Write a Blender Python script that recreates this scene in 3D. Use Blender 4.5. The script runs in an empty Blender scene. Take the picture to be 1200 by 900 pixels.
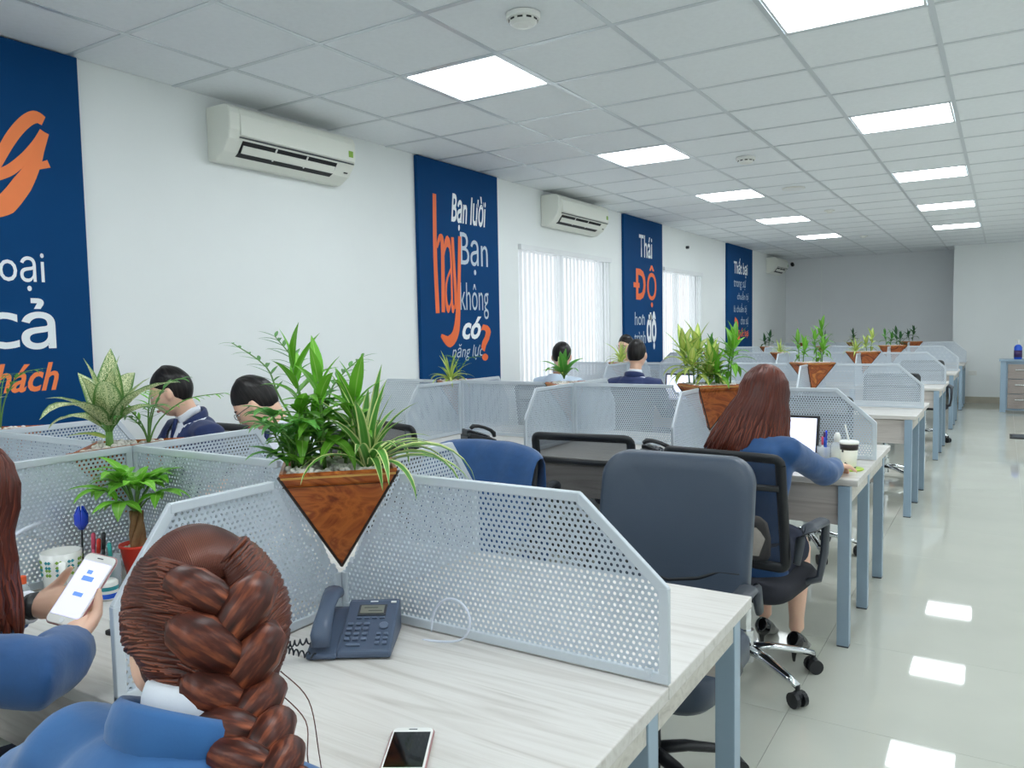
import bpy, bmesh, math, random
from mathutils import Vector, Matrix, Euler, Quaternion, noise
random.seed(7)
PI = math.pi
scene = bpy.context.scene
COL = scene.collection

# ------------------------------------------------------------------ camera
FOC, YAW, PITCH, ROLL = 918.8, .5602, -.06797, -.01854
CAM = Vector((0, 0, 1.426))
_f = Vector((-math.sin(YAW) * math.cos(PITCH), math.cos(YAW) * math.cos(PITCH), math.sin(PITCH)))
_r = Vector((math.cos(YAW), math.sin(YAW), 0))
_u = _r.cross(_f)
RIGHT = _r * math.cos(ROLL) + _u * math.sin(ROLL)
UP = -_r * math.sin(ROLL) + _u * math.cos(ROLL)
FWD = _f
cd = bpy.data.cameras.new('camera'); cd.sensor_width = 36; cd.sensor_fit = 'HORIZONTAL'; cd.lens = FOC / 1200 * 36
cd.clip_start = .02
cam = bpy.data.objects.new('camera', cd); COL.objects.link(cam)
m = Matrix((RIGHT, UP, -FWD)).transposed().to_4x4(); m.translation = CAM
cam.matrix_world = m
scene.camera = cam

def ray(u, v): return RIGHT * ((u - 600) / FOC) - UP * ((v - 450) / FOC) + FWD
def at(u, v, x=None, y=None, z=None, d=None):
    """a photograph point carried to a known plane or depth of the room"""
    r = ray(u, v)
    if d is not None: return CAM + r * d
    if z is not None: t = (z - CAM.z) / r.z
    elif y is not None: t = (y - CAM.y) / r.y
    else: t = (x - CAM.x) / r.x
    return CAM + r * t

# ------------------------------------------------------------------ world, exposure
w = bpy.data.worlds.new('daylight'); scene.world = w; w.use_nodes = True
w.node_tree.nodes['Background'].inputs[0].default_value = (.90, .96, 1, 1)
w.node_tree.nodes['Background'].inputs[1].default_value = 1.15
PANEL_STRENGTH = 13.5
vs = scene.view_settings
vs.view_transform = 'Standard'; vs.look = 'None'; vs.gamma = 1; vs.use_curve_mapping = False
vs.exposure = 0.24

# ------------------------------------------------------------------ materials
def srgb(c):
    def l(x):
        x /= 255.
        return x / 12.92 if x <= .04045 else ((x + .055) / 1.055) ** 2.4
    return (l(c[0]), l(c[1]), l(c[2]), 1)
def new_mat(name):
    mt = bpy.data.materials.new(name); mt.use_nodes = True
    nt = mt.node_tree
    return mt, nt, nt.nodes['Principled BSDF']
def mat(name, rgb, rough=.5, metal=0., var=0., vscale=8., bump=0., bscale=60., spec=.5, stretch=(1, 1, 1), coat=0., sub=0., trans=0., sheen=0.):
    mt, nt, b = new_mat(name)
    c = srgb(rgb)
    b.inputs['Base Color'].default_value = c
    b.inputs['Roughness'].default_value = rough
    b.inputs['Metallic'].default_value = metal
    b.inputs['Specular IOR Level'].default_value = spec
    if coat: b.inputs['Coat Weight'].default_value = coat; b.inputs['Coat Roughness'].default_value = .08
    if sheen: b.inputs['Sheen Weight'].default_value = sheen
    if trans: b.inputs['Transmission Weight'].default_value = trans
    if sub:
        b.inputs['Subsurface Weight'].default_value = sub
        b.inputs['Subsurface Radius'].default_value = (.012, .005, .003)
        b.inputs['Subsurface Scale'].default_value = .5
    N = nt.nodes; L = nt.links
    if var or bump:
        tc = N.new('ShaderNodeTexCoord'); mp = N.new('ShaderNodeMapping'); L.new(tc.outputs['Object'], mp.inputs[0])
        mp.inputs['Scale'].default_value = stretch
    if var:
        nz = N.new('ShaderNodeTexNoise'); nz.inputs['Scale'].default_value = vscale; nz.inputs['Detail'].default_value = 5
        L.new(mp.outputs[0], nz.inputs[0])
        cr = N.new('ShaderNodeValToRGB')
        cr.color_ramp.elements[0].position = .3; cr.color_ramp.elements[1].position = .7
        cr.color_ramp.elements[0].color = tuple(max(0, x * (1 - var)) for x in c[:3]) + (1,)
        cr.color_ramp.elements[1].color = tuple(min(1, x * (1 + var)) for x in c[:3]) + (1,)
        L.new(nz.outputs[0], cr.inputs[0]); L.new(cr.outputs[0], b.inputs['Base Color'])
    if bump:
        n2 = N.new('ShaderNodeTexNoise'); n2.inputs['Scale'].default_value = bscale; n2.inputs['Detail'].default_value = 4
        L.new(mp.outputs[0], n2.inputs[0])
        bp = N.new('ShaderNodeBump'); bp.inputs['Strength'].default_value = bump; bp.inputs['Distance'].default_value = .002
        L.new(n2.outputs[0], bp.inputs['Height']); L.new(bp.outputs[0], b.inputs['Normal'])
    return mt
def wood_mat(name, cols, scale=(1.2, 22, 22), rough=.45, dist=2.2, bump=.08):
    mt, nt, b = new_mat(name); N = nt.nodes; L = nt.links
    tc = N.new('ShaderNodeTexCoord'); mp = N.new('ShaderNodeMapping'); mp.inputs['Scale'].default_value = scale
    L.new(tc.outputs['Object'], mp.inputs[0])
    oi = N.new('ShaderNodeObjectInfo'); vm = N.new('ShaderNodeVectorMath'); vm.operation = 'ADD'
    ms = N.new('ShaderNodeMath'); ms.operation = 'MULTIPLY'; ms.inputs[1].default_value = 37.; L.new(oi.outputs['Random'], ms.inputs[0])
    L.new(mp.outputs[0], vm.inputs[0]); L.new(ms.outputs[0], vm.inputs[1])
    nz = N.new('ShaderNodeTexNoise'); nz.inputs['Scale'].default_value = 1.; nz.inputs['Detail'].default_value = 6
    nz.inputs['Distortion'].default_value = dist
    L.new(vm.outputs[0], nz.inputs[0])
    cr = N.new('ShaderNodeValToRGB'); e = cr.color_ramp.elements
    e[0].position = .28; e[1].position = .72; e[0].color = srgb(cols[0]); e[1].color = srgb(cols[-1])
    for i, cc in enumerate(cols[1:-1]):
        k = e.new(.28 + .44 * (i + 1) / (len(cols) - 1)); k.color = srgb(cc)
    L.new(nz.outputs[0], cr.inputs[0]); L.new(cr.outputs[0], b.inputs['Base Color'])
    b.inputs['Roughness'].default_value = rough
    bp = N.new('ShaderNodeBump'); bp.inputs['Strength'].default_value = bump; bp.inputs['Distance'].default_value = .001
    L.new(nz.outputs[0], bp.inputs['Height']); L.new(bp.outputs[0], b.inputs['Normal'])
    return mt
def hair_mat(name, c0, c1, c2, us=46., vs_=2.2, rough=.38):
    mt, nt, b = new_mat(name); N = nt.nodes; L = nt.links
    uv = N.new('ShaderNodeUVMap'); mp = N.new('ShaderNodeMapping'); mp.inputs['Scale'].default_value = (us, vs_, 1)
    L.new(uv.outputs[0], mp.inputs[0])
    nz = N.new('ShaderNodeTexNoise'); nz.inputs['Scale'].default_value = 1; nz.inputs['Detail'].default_value = 4
    L.new(mp.outputs[0], nz.inputs[0])
    cr = N.new('ShaderNodeValToRGB'); e = cr.color_ramp.elements
    e[0].position = .32; e[1].position = .72; e[0].color = srgb(c0); e[1].color = srgb(c2)
    k = e.new(.5); k.color = srgb(c1)
    L.new(nz.outputs[0], cr.inputs[0]); L.new(cr.outputs[0], b.inputs['Base Color'])
    b.inputs['Roughness'].default_value = rough; b.inputs['Anisotropic'].default_value = .6
    b.inputs['Specular IOR Level'].default_value = .3
    bp = N.new('ShaderNodeBump'); bp.inputs['Strength'].default_value = .5; bp.inputs['Distance'].default_value = .0015
    L.new(nz.outputs[0], bp.inputs['Height']); L.new(bp.outputs[0], b.inputs['Normal'])
    return mt
def leaf_mat(name, body, rib, edge=None, spots=None, rough=.4):
    """colour from the leaf's own UV: u 0..1 across the blade, v 0..1 along it"""
    mt, nt, b = new_mat(name); N = nt.nodes; L = nt.links
    uv = N.new('ShaderNodeUVMap'); sx = N.new('ShaderNodeSeparateXYZ'); L.new(uv.outputs[0], sx.inputs[0])
    a = N.new('ShaderNodeMath'); a.operation = 'SUBTRACT'; a.inputs[1].default_value = .5; L.new(sx.outputs[0], a.inputs[0])
    ab = N.new('ShaderNodeMath'); ab.operation = 'ABSOLUTE'; L.new(a.outputs[0], ab.inputs[0])
    cr = N.new('ShaderNodeValToRGB'); e = cr.color_ramp.elements
    e[0].position = 0; e[0].color = srgb(rib); e[1].position = .06; e[1].color = srgb(body)
    if edge is not None:
        k = e.new(.30); k.color = srgb(body); k = e.new(.40); k.color = srgb(edge)
    L.new(ab.outputs[0], cr.inputs[0]); last = cr.outputs[0]
    oi = N.new('ShaderNodeObjectInfo')
    hs = N.new('ShaderNodeHueSaturation')
    mr = N.new('ShaderNodeMapRange'); mr.inputs[3].default_value = .75; mr.inputs[4].default_value = 1.25
    L.new(oi.outputs['Random'], mr.inputs[0]); L.new(mr.outputs[0], hs.inputs['Value']); L.new(last, hs.inputs['Color']); last = hs.outputs[0]
    if spots is not None:
        tc = N.new('ShaderNodeTexCoord'); nz = N.new('ShaderNodeTexNoise'); nz.inputs['Scale'].default_value = 85; nz.inputs['Detail'].default_value = 3
        L.new(tc.outputs['Object'], nz.inputs[0])
        r2 = N.new('ShaderNodeValToRGB'); r2.color_ramp.elements[0].position = .44; r2.color_ramp.elements[1].position = .54
        L.new(nz.outputs[0], r2.inputs[0])
        r3 = N.new('ShaderNodeValToRGB'); r3.color_ramp.elements[0].position = .36; r3.color_ramp.elements[0].color = (1, 1, 1, 1)
        r3.color_ramp.elements[1].position = .45; r3.color_ramp.elements[1].color = (0, 0, 0, 1)
        L.new(ab.outputs[0], r3.inputs[0])
        mu = N.new('ShaderNodeMath'); mu.operation = 'MULTIPLY'; L.new(r2.outputs[0], mu.inputs[0]); L.new(r3.outputs[0], mu.inputs[1])
        mx = N.new('ShaderNodeMix'); mx.data_type = 'RGBA'; L.new(mu.outputs[0], mx.inputs[0]); L.new(last, mx.inputs[6]); mx.inputs[7].default_value = srgb(spots)
        last = mx.outputs[2]
    L.new(last, b.inputs['Base Color']); b.inputs['Roughness'].default_value = rough
    tr = N.new('ShaderNodeBsdfTranslucent'); L.new(last, tr.inputs[0])
    ms = N.new('ShaderNodeMixShader'); ms.inputs[0].default_value = .3
    L.new(b.outputs[0], ms.inputs[1]); L.new(tr.outputs[0], ms.inputs[2]); L.new(ms.outputs[0], N['Material Output'].inputs[0])
    return mt
def emit_mat(name, rgb, s):
    mt, nt, b = new_mat(name)
    b.inputs['Base Color'].default_value = srgb(rgb)
    b.inputs['Emission Color'].default_value = srgb(rgb); b.inputs['Emission Strength'].default_value = s
    return mt
def see_through(name, rgb, alpha, rough=.6):
    mt, nt, b = new_mat(name)
    b.inputs['Base Color'].default_value = srgb(rgb); b.inputs['Alpha'].default_value = alpha; b.inputs['Roughness'].default_value = rough
    return mt

M = {}
M['wall'] = mat('wall_paint', (243, 247, 246), .75, var=.015, vscale=1.5, bump=.05, bscale=140)
M['wall_end'] = mat('end_wall_paint', (240, 243, 245), .75, var=.015, vscale=1.5)
M['tile'] = mat('ceiling_tile_board', (244, 248, 251), .9, var=.02, vscale=40, bump=.12, bscale=220)
M['tbar'] = mat('ceiling_grid_metal', (216, 222, 226), .28, metal=.25)
M['slab'] = mat('slab_above', (200, 204, 206), .9, var=.02)
M['panel_light'] = emit_mat('light_diffuser', (243, 250, 254), PANEL_STRENGTH)
M['white_metal'] = mat('white_enamel', (236, 239, 240), .35, var=.01)
M['white_plastic'] = mat('white_plastic', (238, 239, 234), .35, var=.01)
M['cream_plastic'] = mat('ac_plastic', (236, 238, 228), .38, var=.012, vscale=3)
M['dark_void'] = mat('dark_plastic_recess', (22, 24, 28), .6, var=.05)
M['navy_board'] = mat('navy_printed_board', (4, 66, 118), .7, var=.05, vscale=2, spec=.15)
M['orange_print'] = mat('orange_print', (244, 112, 52), .5, var=.03)
M['peach_print'] = mat('light_orange_print', (252, 136, 76), .6, var=.03)
M['white_print'] = mat('white_print', (240, 245, 248), .5, var=.01)
M['grey_print'] = mat('pale_grey_print', (190, 205, 218), .5, var=.02)
M['floor_tile'] = mat('polished_floor_tile', (203, 205, 194), .035, var=.035, vscale=2.5, spec=.6)
M['grout'] = mat('floor_joint', (192, 192, 182), .7, var=.05)
M['skirting'] = mat('skirting_stone', (178, 172, 156), .3, var=.08, vscale=6)
M['desk'] = wood_mat('pale_oak_laminate', [(194, 189, 182), (209, 205, 199), (218, 215, 210), (202, 198, 191)], (1.3, 20, 20), .38)
M['desk_edge'] = wood_mat('pale_oak_edge', [(186, 182, 172), (204, 200, 190), (212, 209, 200)], (1.3, 20, 30), .5)
M['apron'] = wood_mat('greyed_oak_panel', [(176, 166, 160), (200, 192, 186), (208, 201, 195)], (1.6, 30, 18), .5)
M['leg_metal'] = mat('blue_grey_steel', (152, 174, 192), .35, metal=.15, var=.02)
M['silver'] = mat('silver_powder_coat', (196, 206, 216), .38, metal=.3, var=.03, vscale=5)
M['rail'] = mat('silver_rail', (206, 214, 221), .33, metal=.3, var=.02)
M['planter'] = wood_mat('figured_reddish_wood', [(92, 36, 14), (142, 66, 26), (196, 108, 46), (150, 70, 30), (216, 136, 64)], (4, 4, 6), .36, dist=4.0)
M['planter_edge'] = wood_mat('yellow_wood_edge', [(176, 128, 58), (206, 160, 84)], (8, 8, 30), .5)
M['dark_trim'] = mat('dark_wood_joint', (44, 30, 26), .5, var=.1)
M['pebble'] = mat('white_pebbles', (226, 220, 214), .6, var=.12, vscale=45)
M['soil'] = mat('dark_soil', (74, 58, 46), .9, var=.2, vscale=60)
M['black_plastic'] = mat('black_plastic', (30, 32, 36), .42, var=.05)
M['charcoal'] = mat('charcoal_plastic', (56, 62, 70), .45, var=.04)
M['chrome'] = mat('chrome', (225, 228, 230), .12, metal=1)
M['leather'] = mat('slate_leatherette', (60, 72, 88), .38, var=.06, vscale=4, bump=.25, bscale=420)
M['mesh_fabric'] = see_through('black_mesh_fabric', (34, 36, 44), .72)
M['seat_fabric'] = mat('black_seat_fabric', (30, 31, 40), .85, var=.1, vscale=90, bump=.2, bscale=500)
M['lumbar'] = mat('grey_foam_pad', (172, 164, 156), .9, var=.06, vscale=60, bump=.2, bscale=300)
M['skin'] = mat('skin', (238, 194, 168), .5, var=.03, vscale=14, sub=.12)
M['skin_leg'] = mat('leg_skin', (206, 150, 122), .45, var=.03, vscale=14, sub=.1)
M['lips'] = mat('lips', (196, 116, 106), .45, var=.04)
M['suit'] = mat('blue_suit_cloth', (26, 74, 126), .75, var=.08, vscale=30, bump=.35, bscale=60, sheen=.25)
M['suit_bright'] = mat('mid_blue_suit_cloth', (38, 96, 154), .72, var=.07, vscale=18, bump=.4, bscale=45, sheen=.25)
M['suit_navy'] = mat('navy_suit_cloth', (26, 46, 96), .75, var=.08, vscale=30, bump=.3, bscale=60, sheen=.2)
M['skirt'] = mat('dark_navy_skirt', (30, 36, 58), .8, var=.08, vscale=40)
M['shirt'] = mat('white_shirt_cloth', (232, 236, 244), .8, var=.03, vscale=20, bump=.3, bscale=50)
M['shirt_blue'] = mat('pale_blue_shirt_cloth', (206, 222, 238), .8, var=.03, vscale=20, bump=.3, bscale=50)
M['shirt_grey'] = mat('pale_grey_shirt_cloth', (205, 208, 216), .8, var=.03, vscale=20, bump=.3, bscale=50)
M['tie'] = mat('dark_blue_tie', (22, 40, 92), .55, var=.1, vscale=60)
M['hair_black'] = hair_mat('black_hair', (14, 12, 12), (26, 23, 23), (52, 47, 46), 60, 3)
M['hair_auburn'] = hair_mat('auburn_hair', (34, 15, 12), (78, 36, 26), (168, 92, 60), 11, 2.0)
M['hair_brown'] = hair_mat('reddish_brown_hair', (46, 18, 14), (84, 36, 25), (140, 68, 44), 10, 2.0)
M['glass'] = mat('clear_glass', (240, 248, 250), .03, trans=1.)
M['shoe'] = mat('black_patent_leather', (14, 14, 18), .12, spec=.7)
M['phone_body'] = mat('slate_phone_plastic', (76, 90, 112), .42, var=.04)
M['phone_key'] = mat('phone_keys', (98, 112, 134), .45, var=.04)
M['lcd'] = mat('grey_lcd', (128, 132, 124), .25, var=.05, vscale=30)
M['lcd_text'] = mat('lcd_digits', (70, 74, 72), .5)
M['black_phone'] = mat('black_phone_plastic', (26, 28, 32), .35, var=.05)
M['screen_lit'] = emit_mat('lit_screen', (222, 226, 250), .8)
M['screen_phone'] = emit_mat('lit_phone_screen', (210, 210, 246), .68)
M['screen_blue'] = emit_mat('blue_screen_mark', (96, 136, 214), .7)
M['screen_black'] = mat('black_glass_screen', (10, 11, 14), .06, spec=.6)
M['rose_metal'] = mat('rose_metal_edge', (200, 150, 150), .3, metal=.7)
M['red_pot'] = mat('red_plastic_pot', (232, 60, 40), .4, var=.04)
M['ceramic'] = mat('white_ceramic', (240, 240, 236), .2, var=.01)
M['teal_print'] = mat('teal_print', (46, 150, 160), .5)
M['green_print'] = mat('green_print', (140, 180, 70), .5)
M['blue_plastic'] = mat('bright_blue_plastic', (30, 92, 214), .3, var=.04)
M['blue_glass'] = mat('deep_blue_gloss', (18, 64, 210), .15, coat=.4)
M['pink_plastic'] = mat('pink_plastic', (226, 88, 120), .4)
M['teal_plastic'] = mat('teal_plastic', (60, 176, 170), .4)
M['orange_plastic'] = mat('orange_cap', (232, 92, 44), .4)
M['clear_plastic'] = see_through('clear_acrylic', (214, 222, 230), .35, .12)
M['amber'] = mat('amber_liquid', (170, 170, 110), .2)
M['milk_cup'] = mat('milky_cup', (236, 236, 220), .35, var=.02)
M['coffee'] = mat('dark_coffee_band', (34, 24, 26), .35, var=.05)
M['lime'] = mat('lime_green_coaster', (178, 206, 66), .45, var=.05)
M['purple'] = mat('purple_label', (66, 40, 96), .4, var=.05)
M['cabinet'] = wood_mat('taupe_drawer_laminate', [(140, 130, 124), (160, 150, 144), (150, 140, 134)], (2, 20, 20), .5)
M['cable'] = mat('pale_cable', (214, 220, 232), .4, var=.02)
M['dark_cable'] = mat('dark_cord', (40, 44, 52), .5, var=.03)
M['stem'] = mat('green_stem', (96, 140, 64), .5, var=.1, vscale=30)
M['trunk'] = mat('brown_trunk', (150, 112, 76), .8, var=.2, vscale=40, bump=.5, bscale=80)
M['leaf_green'] = leaf_mat('fresh_green_leaf', (112, 180, 52), (170, 206, 110))
M['leaf_mid'] = leaf_mat('mid_green_leaf', (84, 152, 60), (130, 180, 90))
M['leaf_palm'] = leaf_mat('palm_leaflet', (92, 150, 78), (130, 170, 100))
M['leaf_spider'] = leaf_mat('striped_strap_leaf', (86, 150, 60), (110, 168, 76), edge=(226, 232, 160))
M['leaf_var'] = leaf_mat('speckled_pale_leaf', (96, 142, 70), (206, 214, 160), spots=(232, 232, 186))
M['leaf_yellow'] = leaf_mat('yellow_green_leaf', (198, 212, 112), (232, 232, 160), edge=(142, 184, 84))
M['leaf_dark'] = leaf_mat('dark_green_leaf', (44, 92, 50), (90, 140, 80))
M['blind'] = None
mt, nt, b = new_mat('translucent_blind_fabric')
b.inputs['Base Color'].default_value = srgb((246, 248, 250)); b.inputs['Roughness'].default_value = .8
tr = nt.nodes.new('ShaderNodeBsdfTranslucent'); tr.inputs[0].default_value = srgb((248, 250, 252))
ms = nt.nodes.new('ShaderNodeMixShader'); ms.inputs[0].default_value = .45
nt.links.new(b.outputs[0], ms.inputs[1]); nt.links.new(tr.outputs[0], ms.inputs[2]); nt.links.new(ms.outputs[0], nt.nodes['Material Output'].inputs[0])
M['blind'] = mt
mt, nt, b = new_mat('window_pane')
b.inputs['Base Color'].default_value = (1, 1, 1, 1); b.inputs['Roughness'].default_value = .02
tp = nt.nodes.new('ShaderNodeBsdfTransparent'); ms = nt.nodes.new('ShaderNodeMixShader'); ms.inputs[0].default_value = .92
nt.links.new(b.outputs[0], ms.inputs[1]); nt.links.new(tp.outputs[0], ms.inputs[2]); nt.links.new(ms.outputs[0], nt.nodes['Material Output'].inputs[0])
M['pane'] = mt

# ------------------------------------------------------------------ mesh builder
class MB:
    def __init__(s): s.v = []; s.f = []; s.uv = {}
    def add(s, vs, fs, uvs=None):
        o = len(s.v); s.v += [tuple(x) for x in vs]
        for i, f in enumerate(fs):
            s.f.append(tuple(a + o for a in f))
            if uvs is not None: s.uv[len(s.f) - 1] = uvs[i]
        return s
    def box(s, c, d, rot=None):
        c = Vector(c); h = Vector(d) / 2
        vs = []
        for x in (-1, 1):
            for y in (-1, 1):
                for z in (-1, 1):
                    p = Vector((x * h.x, y * h.y, z * h.z))
                    if rot is not None: p = rot @ p
                    vs.append(c + p)
        return s.add(vs, [(0, 1, 3, 2), (4, 6, 7, 5), (0, 4, 5, 1), (2, 3, 7, 6), (0, 2, 6, 4), (1, 5, 7, 3)])
    def bb(s, x0, x1, y0, y1, z0, z1): return s.box(((x0 + x1) / 2, (y0 + y1) / 2, (z0 + z1) / 2), (abs(x1 - x0), abs(y1 - y0), abs(z1 - z0)))
    def prism(s, poly, a, b_, axis='x'):
        """poly: 2D points; extruded between a and b_ along axis (x: (y,z), y: (x,z), z: (x,y))"""
        def P(p, t): return {'x': (t, p[0], p[1]), 'y': (p[0], t, p[1]), 'z': (p[0], p[1], t)}[axis]
        n = len(poly)
        vs = [P(p, a) for p in poly] + [P(p, b_) for p in poly]
        fs = [tuple(range(n))[::-1], tuple(range(n, 2 * n))] + [(i, (i + 1) % n, n + (i + 1) % n, n + i) for i in range(n)]
        return s.add(vs, fs)
    def loft(s, pts, rad, sides=12, ref=None, cap=True, twist=0.):
        """closed tube through pts; rad: r or (r_side, r_ref) per point; ref: direction of the second radius"""
        pts = [Vector(p) for p in pts]; n = len(pts)
        vs = []; prev = None
        for i, p in enumerate(pts):
            t = (pts[min(i + 1, n - 1)] - pts[max(i - 1, 0)])
            if t.length < 1e-9: t = Vector((0, 0, 1))
            t.normalize()
            if ref is None:
                rf = prev if prev is not None else (Vector((0, 0, 1)) if abs(t.z) < .9 else Vector((0, 1, 0)))
            else: rf = Vector(ref[i]) if isinstance(ref, list) else Vector(ref)
            bv = rf - t * rf.dot(t)
            if bv.length < 1e-6: bv = t.orthogonal()
            bv.normalize(); sv = bv.cross(t); prev = bv
            r = rad[i] if not isinstance(rad, (int, float)) else rad
            ra, rb = r if isinstance(r, tuple) else (r, r)
            for k in range(sides):
                a = 2 * PI * k / sides + twist * i
                vs.append(p + sv * (math.cos(a) * ra) + bv * (math.sin(a) * rb))
        fs = []; uvs = []
        for i in range(n - 1):
            for k in range(sides):
                k2 = (k + 1) % sides
                fs.append((i * sides + k, i * sides + k2, (i + 1) * sides + k2, (i + 1) * sides + k))
                u0, u1, v0, v1 = k / sides, (k + 1) / sides, i / (n - 1), (i + 1) / (n - 1)
                uvs.append(((u0, v0), (u1, v0), (u1, v1), (u0, v1)))
        if cap:
            fs.append(tuple(range(sides))[::-1]); fs.append(tuple((n - 1) * sides + k for k in range(sides)))
            uvs += [((0, 0),) * sides, ((0, 1),) * sides]
        return s.add(vs, fs, uvs)
    def tube(s, a, b_, r, sides=12, r2=None): return s.loft([a, b_], [r, r if r2 is None else r2], sides)
    def lathe(s, prof, c=(0, 0, 0), seg=24, sx=1, sy=1):
        c = Vector(c); vs = []; n = len(prof)
        for r, z in prof:
            for k in range(seg):
                a = 2 * PI * k / seg; vs.append((c.x + r * math.cos(a) * sx, c.y + r * math.sin(a) * sy, c.z + z))
        fs = [(i * seg + k, i * seg + (k + 1) % seg, (i + 1) * seg + (k + 1) % seg, (i + 1) * seg + k) for i in range(n - 1) for k in range(seg)]
        fs.append(tuple(range(seg))[::-1]); fs.append(tuple((n - 1) * seg + k for k in range(seg)))
        return s.add(vs, fs)
    def ell(s, c, r, rot=None, su=16, sv=10):
        c = Vector(c); vs = []; fs = []
        for i in range(1, sv):
            th = PI * i / sv
            for k in range(su):
                a = 2 * PI * k / su
                p = Vector((r[0] * math.sin(th) * math.cos(a), r[1] * math.sin(th) * math.sin(a), r[2] * math.cos(th)))
                if rot is not None: p = rot @ p
                vs.append(c + p)
        for e in (1, -1):
            p = Vector((0, 0, r[2] * e))
            if rot is not None: p = rot @ p
            vs.append(c + p)
        for i in range(sv - 2):
            for k in range(su): fs.append((i * su + k, (i + 1) * su + k, (i + 1) * su + (k + 1) % su, i * su + (k + 1) % su))
        t = len(vs) - 2
        for k in range(su):
            fs.append((t, k, (k + 1) % su)); fs.append((t + 1, (sv - 2) * su + (k + 1) % su, (sv - 2) * su + k))
        return s.add(vs, fs)
    def mesh(s, name):
        me = bpy.data.meshes.new(name); me.from_pydata(s.v, [], s.f)
        if s.uv:
            ul = me.uv_layers.new(name='UVMap')
            for p in me.polygons:
                q = s.uv.get(p.index)
                if q:
                    for li, c in zip(p.loop_indices, q): ul.data[li].uv = c
        me.update(); return me

KIDS = {}
def fix_normals(me):
    bm = bmesh.new(); bm.from_mesh(me); bmesh.ops.recalc_face_normals(bm, faces=bm.faces); bm.to_mesh(me); bm.free()
def obj(name, mb, mt, parent=None, smooth=False, bevel=0., loc=None, rot=None, sub=0, seg=2):
    me = mb.mesh(name) if isinstance(mb, MB) else mb
    if isinstance(mb, MB): fix_normals(me)
    if isinstance(mt, str): mt = M[mt]
    if mt is not None and not me.materials: me.materials.append(mt)
    if smooth:
        for p in me.polygons: p.use_smooth = True
    o = bpy.data.objects.new(name, me); COL.objects.link(o)
    if parent is not None: o.parent = parent; KIDS.setdefault(parent.name, []).append(o)
    if loc is not None: o.location = loc
    if rot is not None: o.rotation_euler = rot
    if bevel:
        md = o.modifiers.new('bevel', 'BEVEL'); md.width = bevel; md.segments = seg; md.limit_method = 'ANGLE'; md.angle_limit = .6
    if sub:
        md = o.modifiers.new('subdivision', 'SUBSURF'); md.levels = sub; md.render_levels = sub
    return o
def tag(o, label, cat, group=None):
    o['label'] = label; o['category'] = cat
    if group: o['group'] = group
    return o
def thing(name, label, cat, loc=(0, 0, 0), rz=0., group=None):
    o = bpy.data.objects.new(name, None); COL.objects.link(o); o.empty_display_size = .1
    o.location = loc; o.rotation_euler = (0, 0, rz)
    return tag(o, label, cat, group)
def struct(name, mb, mt, parent=None, **k):
    o = obj(name, mb, mt, parent, **k)
    if parent is None: o['kind'] = 'structure'
    return o
def copy_tree(o, parent=None, loc=None, rz=None, label=None, group=None):
    c = o.copy(); COL.objects.link(c)
    if parent is not None: c.parent = parent; KIDS.setdefault(parent.name, []).append(c)
    if loc is not None: c.location = loc
    if rz is not None: c.rotation_euler = (0, 0, rz)
    if label: c['label'] = label
    if group: c['group'] = group
    for ch in list(KIDS.get(o.name, [])): copy_tree(ch, c)
    return c
def B(): return MB()

# ================================================================== THE ROOM
WX, RX, Y0, Y1, H = -3.85, 3.394, -1.9, 16.9, 2.784
XG = [-.29 - .614 * i for i in range(-6, 6)]            # grid lines, descending x
YG = [4.47 + .579 * j for j in range(-11, 22)]
def in_view(p, mx=60):
    d = Vector(p) - CAM; z = d.dot(FWD)
    if z < .1: return False
    u = 600 + FOC * d.dot(RIGHT) / z; v = 450 - FOC * d.dot(UP) / z
    return -mx < u < 1200 + mx and -mx < v < 900 + mx
# ceiling: slab above, hung tiles, T-bars
ceiling = struct('ceiling', B().bb(WX - .2, RX + .2, Y0 - .2, Y1 + .2, H + .06, H + .12), 'slab')
xs = [RX] + XG[1:] + [WX]; ys = [Y0] + YG[1:-1] + [Y1]
lights = {(0, j) for j in (-10, -6, -2, 2, 6, 10, 14)} | {(3, j) for j in (-10, -6, -2, 2, 6, 10, 14)} | {(-3, j) for j in (-10, -6, -2, 2, 6, 10, 14)}
tcache = {}; hid = B(); ncount = 0
for a in range(len(xs) - 1):
    for c in range(len(ys) - 1):
        i, j = a - 6, c - 11
        x0, x1, y0, y1 = xs[a + 1], xs[a], ys[c], ys[c + 1]
        if (i, j) in lights: continue
        ctr = ((x0 + x1) / 2, (y0 + y1) / 2, H)
        if not in_view(ctr, 120) or ncount >= 300:
            hid.box((ctr[0], ctr[1], H + .008), (x1 - x0 - .008, y1 - y0 - .008, .015)); continue
        k = (round(x1 - x0, 3), round(y1 - y0, 3))
        if k not in tcache:
            tcache[k] = B().box((0, 0, 0), (k[0] - .008, k[1] - .008, .015)).mesh('ceiling_tile'); tcache[k].materials.append(M['tile'])
        o = obj('ceiling_tile', tcache[k], None, ceiling, loc=(ctr[0], ctr[1], H + .008 + random.uniform(-.0012, .0012))); ncount += 1
o = obj('outer_ceiling_tiles', hid, 'tile', ceiling); o['kind'] = 'stuff'
for x in xs[1:-1]: obj('grid_bar', B().bb(-.012, .012, Y0, Y1, -.004, .001), 'tbar', ceiling, loc=(x, 0, H))
for y in ys[1:-1]: obj('grid_bar', B().bb(WX, RX, -.012, .012, -.0035, .0012), 'tbar', ceiling, loc=(0, y, H))
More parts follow.
